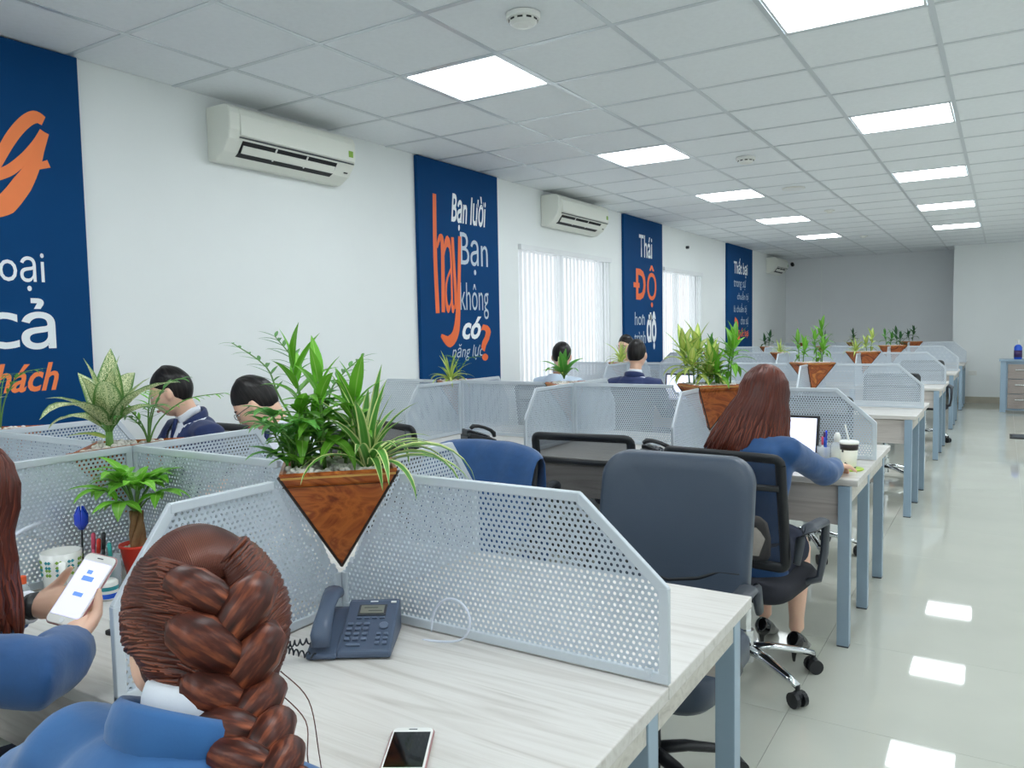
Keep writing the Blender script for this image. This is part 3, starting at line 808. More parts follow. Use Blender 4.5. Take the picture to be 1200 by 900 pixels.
# ================================================================== CHAIRS
def rounded(w_, h, r, n=6):
    """rounded rectangle outline centred at 0, counter-clockwise"""
    out = []
    for cx, cy, a0 in ((w_ / 2 - r, h / 2 - r, 0), (-w_ / 2 + r, h / 2 - r, PI / 2), (-w_ / 2 + r, -h / 2 + r, PI), (w_ / 2 - r, -h / 2 + r, 1.5 * PI)):
        for k in range(n + 1):
            a = a0 + PI / 2 * k / n; out.append((cx + r * math.cos(a), cy + r * math.sin(a)))
    return out
def base_parts(t, z_seat, chrome=True, rot=0.):
    obj('gas_lift', B().tube((0, 0, .1), (0, 0, z_seat - .06), .024).tube((0, 0, .07), (0, 0, .2), .034), 'chrome' if chrome else 'black_plastic', t, smooth=False)
    obj('tilt_plate', B().box((0, 0, z_seat - .055), (.2, .24, .035)), 'black_plastic', t, bevel=.006)
    for k in range(5):
        a = rot + 2 * PI * k / 5; d = Vector((math.sin(a), math.cos(a), 0))
        arm = obj('base_arm', B().loft([d * .02 + Vector((0, 0, .125)), d * .12 + Vector((0, 0, .12)), d * .24 + Vector((0, 0, .095)), d * .29 + Vector((0, 0, .08))], [(.026, .018), (.024, .016), (.018, .013), (.015, .012)], 8, ref=(0, 0, 1)), 'chrome' if chrome else 'black_plastic', t, smooth=True)
        c = B(); sd = Vector((d.y, -d.x, 0)); q = d * .29
        for s in (-1, 1): c.tube(q + sd * s * .010 + Vector((0, 0, .03)), q + sd * s * .028 + Vector((0, 0, .03)), .03, 14)
        c.tube(q + Vector((0, 0, .035)), q + Vector((0, 0, .085)), .009, 8); c.ell(q + Vector((0, 0, .045)), (.02, .02, .022), None, 10, 6)
        obj('caster', c, 'black_plastic', arm)
def arm_loop(t, s, w_, mt, z0, z1):
    """looped armrest at side s: strut up from the seat, pad forward, strut back"""
    x = s * (w_ / 2 + .035)
    P = [(s * (w_ / 2 - .05), .02, z0), (x, .06, z0 + .03), (x, .13, z0 + .12), (x, .14, z1 - .02), (x, .10, z1), (x, -.06, z1 + .005), (x, -.15, z1 - .02), (x, -.19, z1 - .1)]
    R_ = [(.012, .028), (.014, .03), (.014, .028), (.016, .026), (.03, .016), (.03, .016), (.018, .02), (.012, .022)]
    obj('armrest', B().loft(P, R_, 10, ref=[(0, 1, 0)] * 4 + [(0, 0, 1)] * 2 + [(0, 1, 0)] * 2), mt, t, smooth=True)
def seat_part(t, w_, d, z, mt, th=.07):
    mb = B(); ring = rounded(w_, d, .09)
    vs = []; n = len(ring)
    for f, zz in ((.9, z - th), (1., z - th * .75), (1., z - .025), (.94, z - .004), (.6, z + .004)):
        vs += [(x * f, y * f, zz) for x, y in ring]
    fs = [tuple(range(n))[::-1]] + [(i * n + k, i * n + (k + 1) % n, (i + 1) * n + (k + 1) % n, (i + 1) * n + k) for i in range(4) for k in range(n)] + [tuple(4 * n + k for k in range(n))]
    obj('seat', mb.add(vs, fs), mt, t, smooth=True)
def curve_back(pts, yb, zc, tilt, bulge):
    """place outline points (x, h) on a curved, tilted backrest"""
    return [Vector((x, yb - (h * math.sin(tilt)) + bulge * (x / .22) ** 2, zc + h * math.cos(tilt))) for x, h in pts]
def mesh_chair(loc, rz, label, lumbar=False, arms=True, base_rot=.3):
    t = thing('task_chair', label, 'chair', loc, rz, 'black mesh task chairs')
    sz = .46; base_parts(t, sz, True, base_rot); seat_part(t, .47, .46, sz, 'seat_fabric')
    W, Hh = .45, .42; zc = .74; yb = -.235
    ring = rounded(W, Hh, .024, 4)
    P = curve_back(ring, yb, zc, .16, .03)
    obj('back_frame', B().loft(P + [P[0]], [(.02, .013)] * (len(P) + 1), 8, cap=False), 'black_plastic', t, smooth=True)
    g = 9; vs = []; fs = []
    for i in range(g + 1):
        for k in range(g + 1): vs.append(curve_back([((k / g - .5) * (W - .02), (i / g - .5) * (Hh - .02))], yb, zc, .16, .03)[0])
    fs = [(i * (g + 1) + k, i * (g + 1) + k + 1, (i + 1) * (g + 1) + k + 1, (i + 1) * (g + 1) + k) for i in range(g) for k in range(g)]
    obj('mesh_panel', B().add(vs, fs), 'mesh_fabric', t, smooth=True)
    obj('cross_bar', B().loft(curve_back([(x * .22, .1) for x in (-1, -.5, 0, .5, 1)], yb - .012, zc, .16, .03), [(.012, .006)] * 5, 8, ref=(0, 1, 0)), 'black_plastic', t, smooth=True)
    obj('back_support', B().loft([(0, -.08, sz - .06), (0, -.22, sz - .05), (0, -.275, sz + .04), (0, -.26, zc - .18)], [(.035, .012)] * 4, 8), 'black_plastic', t, smooth=True)
    if lumbar: obj('lumbar_pad', B().loft(curve_back([(0, h) for h in (-.2, -.17, -.1, -.04, -.02)], yb + .03, zc, .16, .03), [(.15, .01), (.17, .03), (.175, .035), (.165, .028), (.14, .008)], 18, ref=(0, 1, 0)), 'lumbar', t, smooth=True)
    if arms:
        for s in (-1, 1): arm_loop(t, s, .47, 'charcoal', sz - .05, sz + .2)
    return t
def leather_chair(loc, rz, label):
    t = thing('leatherette_chair', label, 'chair', loc, rz)
    sz = .48; base_parts(t, sz, False, .2); seat_part(t, .52, .50, sz, 'leather', .11)
    # backrest slab: rounded outline, padded both sides
    W, Hh, zc, yb = .515, .50, .765, -.24
    ring = rounded(W, Hh, .085, 8); n = len(ring); mb = B(); vs = []
    lay = [(.80, .045), (.93, .042), (.985, .03), (1., .012), (1., -.012), (.985, -.03), (.93, -.045), (.80, -.052), (.4, -.056)]
    lay = [(.4, .047)] + lay
    for f, off in lay:
        for p in curve_back([(x * f if f > .9 else x * f, h * f) for x, h in ring], yb, zc, .2, .025): vs.append(p + Vector((0, off, 0)))
    L = len(lay)
    fs = [tuple(range(n)), tuple((L - 1) * n + k for k in range(n))[::-1]] + [(i * n + k, (i + 1) * n + k, (i + 1) * n + (k + 1) % n, i * n + (k + 1) % n) for i in range(L - 1) for k in range(n)]
    bk = obj('backrest', mb.add(vs, fs), 'leather', t, smooth=True)
    P = curve_back([(x, h) for x, h in ((-.235, -.10), (-.17, -.105), (-.10, -.135), (0, -.155), (.10, -.135), (.17, -.105), (.235, -.10))], yb, zc, .2, .025)
    obj('seam', B().loft([p + Vector((0, .0495 - .012 * abs(k - 3) / 3, 0)) for k, p in enumerate(P)], [.006] * 7, 6), 'black_plastic', bk, smooth=True)
    for s in (-1, 1):
        arm_loop(t, s, .5, 'charcoal', sz - .06, sz + .17)
    return t
def jacket_chair(loc, rz, label):
    t = mesh_chair(loc, rz, 'black task chair under the blue jacket', arms=True)
    jk = thing('draped_jacket', 'mid-blue suit jacket hung over the back of a task chair', 'jacket', loc, rz)
    mb = B(); yb, zc = -.235, .74; vs = []; nn = 15
    prof = [(.055, -.30), (.06, -.16), (.055, .0), (.048, .12), (.036, .235), (0, .262), (-.036, .245), (-.05, .12), (-.065, -.02), (-.075, -.2), (-.075, -.36)]
    for off, h in prof:
        for k in range(nn):
            x = (k / (nn - 1) - .5) * 2
            xx = x * (.262 + .015 * (1 if h < .1 else 0))
            drop = -.045 * abs(x) ** 4 if h > -.05 else 0
            p = curve_back([(xx, h + drop)], yb, zc, .16, .03)[0]
            vs.append(p + Vector((0, off + .008 * math.sin(k * 1.9 + h * 9), 0)))
    L = len(prof)
    mb.add(vs, [(i * nn + k, i * nn + k + 1, (i + 1) * nn + k + 1, (i + 1) * nn + k) for i in range(L - 1) for k in range(nn - 1)])
    o = obj('jacket_body', mb, 'suit', jk, smooth=True); md = o.modifiers.new('cloth', 'SOLIDIFY'); md.thickness = .012; md.offset = 1
    md = o.modifiers.new('subdivision', 'SUBSURF'); md.levels = 1; md.render_levels = 1
    obj('collar', B().loft(curve_back([(-.11, .215), (-.06, .237), (0, .243), (.06, .237), (.11, .215)], yb - .045, zc, .16, .03), [(.008, .02)] * 5, 8, ref=(0, 1, 0)), 'suit', jk, smooth=True)
    return t
N_, F_ = 0., PI
leather_chair((-.905, 2.21, -0.0), F_, 'slate leatherette office chair at the first row, back to the aisle woman')
jacket_chair((-1.70, 2.26, 0), F_, '')
CH = {}
CH['P1'] = mesh_chair((-.68, .24, 0), .12, 'black task chair under the woman with the braid')
CH['P2'] = mesh_chair((-1.685, .44, 0), N_, 'black task chair under the woman holding a white smartphone')
CH['P3'] = mesh_chair((-3.35, 2.44, 0), F_, 'black task chair under the man in the navy suit by the wall', arms=False)
CH['P4'] = mesh_chair((-2.67, 2.48, 0), F_, 'black task chair under the man with glasses', arms=False)
CH['P5'] = mesh_chair((-.865, 3.13, 0), -.12, 'black armchair with grey lumbar pad under the long-haired woman', lumbar=True, base_rot=2.05)
mesh_chair((-1.61, 3.33, 0), .12, 'lone black mesh chair facing the second row, beside the slate leatherette chair', base_rot=.8)
mesh_chair((-2.62, 3.33, 0), -.35, 'black mesh chair half hidden behind the strap-leaved plant')
CH['P6'] = mesh_chair((-2.55, 5.92, 0), N_, 'black task chair under the navy-suited man at the third row', arms=False)
CH['P7'] = mesh_chair((-3.27, 5.88, 0), N_, 'black task chair under the man in a pale blue shirt', arms=False)
CH['P8'] = mesh_chair((-3.46, 7.95, 0), F_, 'black task chair under the man facing the navy-suited man', arms=False)
mesh_chair((-1.02, 5.12, 0), F_ + .1, 'black mesh chair at the aisle, end-wall side of the second row', base_rot=.9)
mesh_chair((-.90, 7.85, 0), F_ - .1, 'black mesh chair at the aisle, end-wall side of the third row')
mesh_chair((-.80, 10.70, 0), F_ + .2, 'black mesh chair at the aisle, end-wall side of the fourth row')

# ================================================================== THINGS ON THE DESKS
def desk_phone(loc, rz, label, body, key, small=False):
    t = thing('desk_phone', label, 'telephone', loc, rz, 'desk telephones'); t.scale = (.84, .84, .84)
    # wedge base rising to the back, local +Y is the back
    prof = [(-.095, .004), (-.095, .022), (.08, .088), (.10, .088), (.10, .004)]
    obj('base', B().prism(prof, -.02, .115, 'x'), body, t, bevel=.006)
    obj('cradle', B().prism([(-.1, .004), (-.1, .018), (.08, .07), (.10, .07), (.10, .004)], -.095, -.018, 'x'), body, t, bevel=.006)
    a = math.atan2(.066, .175); rot = Matrix.Rotation(a, 3, 'X'); org = Vector((0, -.095, .0225))
    def on(x, s, lift=.0): return org + Vector((x, 0, 0)) + rot @ Vector((0, s, lift))
    hs = B(); X = -.057
    hs.loft([on(X, .005, .012), on(X, .02, .036), on(X, .05, .048), on(X, .1, .052), on(X, .15, .048), on(X, .185, .036), on(X, .2, .014)], [(.022, .012), (.027, .016), (.024, .013), (.021, .012), (.024, .013), (.027, .016), (.022, .012)], 12, ref=(0, 0, 1))
    obj('handset', hs, body, t, smooth=True)
    sc = obj('display', B().box(on(.048, .15, .002), (.062, .03, .004), rot), 'lcd', t)
    obj('display_bezel', B().box(on(.048, .15, .0006), (.074, .042, .003), rot), 'charcoal', t, bevel=.001)
    for q, s in ((.0, .006), (.012, -.006)): obj('digits', B().box(on(.044 + q, .15 + s, .0043), (.036, .003, .0004), rot), 'lcd_text', sc)
    obj('maker_mark', B().box(on(.048, .183, .0012), (.02, .004, .0012), rot), 'white_print', t)
    obj('indicator', B().box(on(.1, .18, .0015), (.014, .006, .002), rot), 'white_plastic', t)
    for c in range(4): obj('soft_key', B().box(on(.018 + c * .02, .118, .0025), (.013, .004, .004), rot), key, t)
    for r in range(4):
        for c in range(3): obj('key', B().box(on(.0 + c * .021, .095 - r * .018, .003), (.014, .009, .006), rot), key, t, bevel=.0015)
    dial = obj('navigation_pad', B().lathe([(.012, 0), (.012, .005), (.01, .006)], seg=16), key, t, loc=on(.086, .088, 0), rot=(a, 0, 0))
    for r in range(3):
        for c in range(2): obj('key', B().box(on(.077 + c * .019, .058 - r * .016, .003), (.011, .008, .006), rot), key, t, bevel=.0015)
    obj('speaker_key', B().box(on(.018, .02, .003), (.035, .006, .005), rot), key, t, bevel=.0015)
    obj('rear_stand', B().bb(-.07, .1, .085, .115, 0, .05), body, t, bevel=.004)
    # coiled cord to the left
    pts = []
    for k in range(140):
        s = k / 139; a2 = s * 2 * PI * 15
        c = Vector((-.07 - .075 * math.sin(s * PI), -.10 + s * .03 - .02 * math.sin(s * PI), .014 + .03 * s + .012 * math.sin(s * PI)))
        pts.append(c + Vector((.002, .007 * math.cos(a2), .007 * math.sin(a2))))
    if not small: obj('coiled_cord', B().loft(pts, [.0022] * 140, 5), 'dark_cable', t, smooth=True)
    return t
p = at(412, 752, z=DZ)
ph = desk_phone((-1.187, 1.218, DZ), .56, 'slate grey desk phone with coiled cord below the wooden planter', 'phone_body', 'phone_key')
cb = tag(obj('loose_cable', B().loft([(.0, .0, .012), (.06, .02, .008), (.12, .01, .03), (.13, .015, .08), (.09, .03, .105), (.04, .04, .1), (.0, .045, .06), (.0, .04, .01)], [.003] * 8, 8), 'cable', None, smooth=True, loc=(-1.06, 1.295, DZ)), 'pale looped cable behind the slate grey desk phone', 'cable')
cb.modifiers.new('subdivision', 'SUBSURF').render_levels = 2
desk_phone((-2.72, 3.95, DZ), 2.5, 'black desk phone in the open bay by the navy board', 'black_phone', 'charcoal', True)
desk_phone((-1.50, 3.80, DZ), 1.9, 'black desk phone against the side screen next to the long-haired woman', 'black_phone', 'charcoal', True)

def smartphone(name, label, mtx, L, W, T, body, scr, marks=()):
    t = thing(name, label, 'phone'); t.matrix_world = mtx
    ring = rounded(W, L, .011, 5)
    obj('body', B().prism(ring, 0, T, 'z'), body, t, bevel=.0015)
    obj('rim', B().loft([(x, y, T * .5) for x, y in ring] + [(ring[0][0], ring[0][1], T * .5)], [.0025] * (len(ring) + 1), 6, cap=False), 'rose_metal' if body == 'ceramic' else body, t)
    s = obj('screen', B().box((0, 0, T + .0003), (W - .007, L - .034, .0006)), scr, t)
    obj('home_button', B().lathe([(.0055, 0), (.0055, .0006)], seg=16), 'white_metal', t, loc=(0, -L / 2 + .009, T))
    obj('earpiece', B().box((0, L / 2 - .008, T + .0003), (.014, .002, .0006)), 'charcoal', t)
    for (x, y, w_, h) in marks: obj('screen_mark', B().box((x, y, T + .0009), (w_, h, .0004)), 'screen_blue', s)
    return t
# dark smartphone lying on the near desk
c = at(478, 884, z=DZ)
smartphone('smartphone', 'smartphone with black screen and white rim lying on the bare desk', Matrix.Translation((c.x, c.y, DZ + .001)) @ Matrix.Rotation(.54, 4, 'Z'), .140, .068, .008, 'ceramic', 'screen_black')

# mug with a band of flowers
c = at(71, 688, z=DZ)
t = thing('patterned_mug', 'white mug with a band of teal and green flowers', 'mug', (-2.13, 1.105, DZ), 1.1); t.scale = (1.15, 1.15, 1.12)
obj('cup', B().lathe([(.034, 0), (.037, .004), (.041, .05), (.044, .098), (.041, .098), (.037, .05), (.032, .008), (.005, .006)], seg=32), 'ceramic', t, smooth=True)
obj('handle', B().loft([(0, -.041, .078), (0, -.062, .083), (0, -.076, .066), (0, -.074, .044), (0, -.058, .028), (0, -.038, .026)], [(.007, .004)] * 6, 8, ref=(0, 1, .2)), 'ceramic', t, smooth=True)
for k in range(11):
    a = 2 * PI * k / 11
    for z in (.056, .074):
        for q in range(4):
            b2 = a + (.085 if q % 2 else -.085); zz = z + (.006 if q // 2 else -.006)
            rr = .0415 + (zz - .05) * .0625 + .0004
            obj('flower_print', B().box((0, 0, 0), (.0012, .006, .006)), ('teal_print', 'green_print')[(k + (z > .06)) % 2], t, loc=(rr * math.cos(b2), rr * math.sin(b2), zz), rot=(PI / 4, 0, b2))
# small tray of pens and bottles behind the phone
t = thing('desk_tray', 'clear acrylic desk organiser between the mug and the red pot', 'organiser', (-2.05, 1.165, DZ), .2)
obj('floor_plate', B().bb(-.05, .05, -.045, .045, 0, .003), 'clear_plastic', t)
for k, (x, y) in enumerate(((-.03, .0), (.005, .0), (.036, .012))): obj('cup', B().lathe([(.017, .003), (.018, .095), (.0165, .095), (.0155, .005)], (x, y, 0), 20), 'clear_plastic', t, smooth=True)
def pen(x, y, lean, az, mt, label, cap=None, z=.006, L=.14):
    d = Vector((math.sin(lean) * math.cos(az), math.sin(lean) * math.sin(az), math.cos(lean)))
    t = thing('pen', label, 'pen', (x, y, DZ + z))
    obj('barrel', B().loft([d * 0, d * .012, d * L], [.001, .0045, .0045], 10), mt, t, smooth=True); obj('cap', B().loft([d * L * .72, d * L, d * (L + .004)], [.0055, .0055, .003], 10), cap or mt, t, smooth=True)
ox, oy = -2.05, 1.165
pen(ox - .03, oy - .004, .06, 2., 'pink_plastic', 'pink capped pen in the clear organiser')
pen(ox - .026, oy + .004, .08, .5, 'pink_plastic', 'second pink pen leaning in the clear organiser', 'red_pot', L=.125)
pen(ox + .004, oy + .002, .05, 1., 'black_plastic', 'black marker in the clear organiser', L=.145)
pen(ox + .035, oy + .012, .04, 4., 'teal_plastic', 'teal pen in the clear organiser', L=.12)
t = thing('blue_tulip_pen', 'glossy blue tulip-headed pen standing behind the mug', 'pen', (ox - .088, oy + .0, DZ))
obj('holder', B().lathe([(.014, 0), (.014, .05), (.012, .05), (.011, .004)], seg=16), 'clear_plastic', t)
obj('stem', B().tube((0, 0, .004), (.006, 0, .165), .0025), 'dark_cable', t)
for k in range(6):
    a = 2 * PI * k / 6; d = Vector((math.cos(a), math.sin(a), 0))
    obj('petal', B().loft([Vector((.006, 0, .155)) + d * .004, Vector((.006, 0, .172)) + d * .014, Vector((.006, 0, .195)) + d * .015, Vector((.006, 0, .218)) + d * .007], [(.006, .003), (.011, .004), (.0095, .003), (.002, .001)], 8, ref=d), 'blue_glass', t, smooth=True)
t = thing('small_bottle', 'small clear bottle with an orange cap beside the mug', 'bottle', (-2.12, 1.0, DZ))
obj('body', B().lathe([(.014, 0), (.016, .004), (.016, .04), (.008, .052)], seg=20), 'clear_plastic', t, smooth=True); obj('liquid', B().lathe([(.0135, .003), (.0145, .026)], seg=20), 'amber', t); obj('cap', B().lathe([(.009, .052), (.009, .07), (.007, .072)], seg=16), 'orange_plastic', t)
t = thing('blue_print_jar', 'small white jar with blue and green print beside the red pot', 'jar', (-1.96, 1.13, DZ))
obj('body', B().lathe([(.022, 0), (.025, .004), (.025, .045), (.02, .05)], seg=24), 'ceramic', t, smooth=True)
obj('band', B().lathe([(.0254, .006), (.0254, .018)], seg=24), 'blue_plastic', t); obj('band', B().lathe([(.0254, .026), (.0254, .036)], seg=24), 'teal_print', t)
# white laptop edge by the side screen
t = thing('white_notebook', 'thick white notebook on a black folder against the side screen', 'notebook', (-1.60, 1.10, DZ), .15)
obj('folder', B().bb(-.14, .14, -.1, .1, 0, .012), 'black_plastic', t, bevel=.003); obj('pages', B().bb(-.13, .135, -.095, .095, .0125, .034), 'ceramic', t, bevel=.002)
obj('cover', B().bb(-.132, .137, -.097, .097, .0345, .037), 'white_plastic', t, bevel=.001)
# white cable loop hanging on the left screen
tag(obj('headset_cable', B().loft([(0, 0, .006), (.01, -.05, .03), (.012, -.075, .09), (.01, -.06, .15), (.005, -.01, .18), (.0, .06, .19)], [.006] * 6, 8), 'cable', None, smooth=True, loc=(-2.17, 1.03, DZ), sub=1), 'white loop of cable standing against the side screen by the mug', 'cable')

def laptop(loc, rz, label, w_=.34, d=.23, h=.215, tilt=.25):
    t = thing('laptop', label, 'laptop', loc, rz, 'open dark laptops')
    obj('keyboard_deck', B().bb(-w_ / 2, w_ / 2, -d, 0, .002, .018), 'black_plastic', t, bevel=.004)
    kb = B()
    for r in range(5):
        for c in range(13): kb.box((-w_ / 2 + .03 + c * (w_ - .06) / 12, -.03 - r * .019, .0195), (.018, .014, .003))
    o = obj('keys', kb, 'charcoal', t); o['kind'] = 'stuff'
    obj('touchpad', B().box((0, -.175, .0185), (.09, .055, .001)), 'charcoal', t)
    ld = obj('lid', B().bb(-w_ / 2, w_ / 2, -.004, .006, 0, h), 'black_plastic', t, bevel=.003, loc=(0, .004, .018), rot=(-tilt, 0, 0))
    obj('screen', B().bb(-w_ / 2 + .014, w_ / 2 - .014, -.0052, -.0045, .02, h - .014), 'screen_lit', ld)
    return t
laptop((-.93, 4.02, DZ), .0, 'open laptop with a pale lit screen before the long-haired woman')
laptop((-2.40, 6.67, DZ), -.12, 'open laptop with a pale lit screen beside the navy-suited man at the third row', .36, .23, .25, .12)
# pens, spray bottle, coffee cup, coaster on the aisle desk of the second row
c = at(967, 536, z=DZ)
t = thing('pen_cup', 'clear cup of pens right of the laptop', 'pen cup', (-.725, 3.985, DZ)); obj('cup', B().lathe([(.03, 0), (.033, .09), (.031, .09), (.028, .005)], seg=24), 'clear_plastic', t, smooth=True)
for k, (x, y, mt_, cp, ln, lb) in enumerate(((-.012, 0, 'green_print', 'purple', .15, 'green pen with a purple cap in the clear cup'), (.006, .008, 'blue_plastic', 'blue_glass', .155, 'blue pen with a dark cap in the clear cup'), (.014, -.008, 'blue_plastic', 'blue_plastic', .125, 'short blue pen in the clear cup'), (-.004, -.012, 'white_plastic', 'pink_plastic', .13, 'white pen with a pink cap in the clear cup'))):
    pen(-.725 + x, 3.985 + y, .1, k * 1.6, mt_, lb, cp, .007, ln)
t = thing('spray_bottle', 'clear white-capped bottle between the pens and the coffee cup', 'bottle', (-.665, 3.985, DZ))
obj('body', B().lathe([(.028, 0), (.031, .005), (.031, .095), (.022, .112), (.013, .118)], seg=24), 'clear_plastic', t, smooth=True); obj('lotion', B().lathe([(.026, .004), (.028, .008), (.028, .085)], seg=24), 'milk_cup', t, smooth=True)
obj('cap', B().lathe([(.016, .114), (.016, .14), (.01, .158), (.007, .16)], seg=20), 'white_plastic', t, smooth=True)
t = thing('coaster', 'lime green round coaster under the coffee cup', 'coaster', (-.60, 3.90, DZ)); obj('disc', B().lathe([(.062, .001), (.066, .004), (.064, .008), (.05, .008)], seg=32), 'lime', t, smooth=True); obj('pattern', B().lathe([(.03, .0082), (.026, .0088)], seg=20), 'ceramic', t)
t = thing('coffee_cup', 'pale takeaway coffee cup with dark band, white lid and straw', 'cup', (-.60, 3.905, DZ + .0092))
obj('body', B().lathe([(.030, 0), (.031, .003), (.040, .095)], seg=28), 'milk_cup', t, smooth=True); obj('band', B().lathe([(.0395, .085), (.0415, .112)], seg=28), 'coffee', t, smooth=True); obj('foot_band', B().lathe([(.0312, .001), (.0315, .006)], seg=28), 'coffee', t)
obj('lid', B().lathe([(.043, .112), (.044, .118), (.040, .126), (.01, .127)], seg=28), 'white_plastic', t, smooth=True); obj('straw', B().tube((.0, 0, .12), (-.02, .01, .20), .004, 10), 'white_plastic', t)
for a, z in ((-2.2, .08), (-1.9, .022), (-1.75, .018)): obj('print', B().lathe([(.006, 0), (.006, .0008)], seg=10), 'coffee', t, loc=((.0312 + z * .094) * math.cos(a), (.0312 + z * .094) * math.sin(a), z), rot=(0, PI / 2, a))

# ================================================================== PLANTS
def leaf_mesh(L, W, prof='lance', bend=.8, fold=.25, n=7, wave=0.):
    """blade from the origin up +Z, bending towards +Y; u across, v along"""
    vs = []; y = z = 0.; a = 0.; st = L / n; cs = []
    for i in range(n + 1):
        s = i / n
        if prof == 'lance': wd = math.sin(PI * min(1, s * .96 + .04) ** .75) ** .9
        elif prof == 'broad': wd = math.sin(PI * min(1, s * .95 + .05) ** .62) ** .8
        elif prof == 'strap': wd = min(1, .55 + s * 1.4) * (1 - s ** 3.2)
        else: wd = math.sin(PI * s ** .9)
        wd = max(wd, .02) * W / 2
        cs.append((y, z, a, wd))
        a = bend * (s + 1 / n) ** 1.3
        y += math.sin(a) * st; z += math.cos(a) * st
    for i, (y, z, a, wd) in enumerate(cs):
        ny, nz = -math.cos(a), math.sin(a)             # upper face looks back over the bend
        for k in (-1, -.5, 0, .5, 1):
            lift = abs(k) * fold * wd + wave * wd * math.sin(i * 2.1 + k * 2)
            vs.append((k * wd, y + ny * lift, z + nz * lift))
    fs = []; uv = []
    for i in range(n):
        for k in range(4):
            fs.append((i * 5 + k, i * 5 + k + 1, (i + 1) * 5 + k + 1, (i + 1) * 5 + k))
            u0, u1, v0, v1 = k / 4, (k + 1) / 4, i / n, (i + 1) / n
            uv.append(((u0, v0), (u1, v0), (u1, v1), (u0, v1)))
    me = B().add(vs, fs, uv).mesh('leaf')
    for p in me.polygons: p.use_smooth = True
    return me
LM = {}
def leaves(kind, mt):
    k = (kind, mt)
    if k not in LM:
        spec = {'lance': [(1, .27, 'lance', b_, .25, 7, .0) for b_ in (.35, .7, 1.1, 1.5)], 'broad': [(1, .36, 'broad', b_, .3, 8, .05) for b_ in (.2, .55, .95, 1.5)],
                'strap': [(1, .105, 'strap', b_, .4, 10, 0) for b_ in (.4, .9, 1.5, 2.1, 2.6)], 'leaflet': [(1, .19, 'lance', b_, .2, 5, 0) for b_ in (.3, .7)],
                'oval': [(1, .36, 'lance', b_, .2, 7, .04) for b_ in (.4, .8, 1.3)]}[kind]
        LM[k] = []
        for s in spec:
            me = leaf_mesh(*s); me.materials.append(M[mt]); LM[k].append(me)
    return LM[k]
def put_leaf(parent, me, base, az, tilt, s, name='leaf', roll=0.):
    o = bpy.data.objects.new(name, me); COL.objects.link(o); o.parent = parent; KIDS.setdefault(parent.name, []).append(o)
    rot = Matrix.Rotation(az, 3, 'Z') @ Matrix.Rotation(-tilt, 3, 'X') @ Matrix.Rotation(roll, 3, 'Z')
    o.matrix_local = Matrix.Translation(base) @ rot.to_4x4() @ Matrix.Scale(s, 4)
    return o
def dirv(az, tilt): return Vector((-math.sin(az) * math.sin(tilt), math.cos(az) * math.sin(tilt), math.cos(tilt)))
def rosette(t, c, n, kind, mt, L, tilts, rnd, variants=None, name='leaf', petiole=0.):
    ms_ = leaves(kind, mt)
    for k in range(n):
        az = 2 * PI * k * .382 + rnd.uniform(-.3, .3); f = k / max(1, n - 1)
        tl = tilts[0] + (tilts[1] - tilts[0]) * f + rnd.uniform(-.08, .08)
        base = Vector(c)
        if petiole:
            e = base + dirv(az, tl * .7) * petiole * rnd.uniform(.7, 1.1)
            obj('petiole', B().loft([base, (base + e) / 2 + Vector((0, 0, .006)), e], [.0035, .003, .0025], 6), 'stem', t, smooth=True); base = e
        v = min(len(ms_) - 1, int(f * len(ms_))) if variants is None else rnd.choice(variants)
        put_leaf(t, ms_[v], base, az, tl, L * rnd.uniform(.75, 1.1), name, rnd.uniform(-.3, .3))
def stem_to(t, pts, r0=.005, r1=.003, mt='stem', name='stem'):
    return obj(name, B().loft(pts, [r0 + (r1 - r0) * k / (len(pts) - 1) for k in range(len(pts))], 7), mt, t, smooth=True)
def plant(name, label, x, y, z=PT - .008, group='plants in the hopper planters'):
    return thing(name, label, 'plant', (x, y, z), 0, group)
def cane_plant(name, label, x, y, heights, kind, mt, L, n, seed, spread=.04, tilts=(.15, 1.3), z=PT - .008):
    rnd = random.Random(seed); t = plant(name, label, x, y, z)
    for k, h in enumerate(heights):
        a = 2 * PI * k / len(heights) + seed; b_ = Vector((math.cos(a), math.sin(a), 0)) * spread * .5
        top = b_ * 1.8 + Vector((0, 0, h)); stem_to(t, [b_ + Vector((0, 0, -.015)), b_ * 1.2 + Vector((0, 0, h * .5)), top])
        m_ = max(3, n)
        ms_ = leaves(kind, mt)
        for q in range(m_):
            f = q / (m_ - 1); az = q * 2.4 + rnd.uniform(-.3, .3) + k
            c = b_ * (1 + .8 * (1 - f * .55)) + Vector((0, 0, h * (1 - f * .6)))
            put_leaf(t, ms_[min(len(ms_) - 1, int(f * len(ms_)))], c, az, tilts[0] + (tilts[1] - tilts[0]) * f + rnd.uniform(-.12, .12), L * rnd.uniform(.75, 1.1))
    return t
def strap_plant(name, label, x, y, n, L, seed, mt='leaf_spider', z=PT - .008, extra=(), tmax=.75):
    rnd = random.Random(seed); t = plant(name, label, x, y, z); ms_ = leaves('strap', mt)
    for k in range(n):
        f = k / (n - 1); az = k * 2.4 + rnd.uniform(-.25, .25)
        put_leaf(t, ms_[min(3, int(f * 4))], (rnd.uniform(-.008, .008), rnd.uniform(-.008, .008), -.004), az, .05 + tmax * f, L * rnd.uniform(.7, 1.05), roll=rnd.uniform(-.3, .3))
    for az, tl, s, v in extra: put_leaf(t, ms_[v], (0, 0, 0), az, tl, s)
    return t
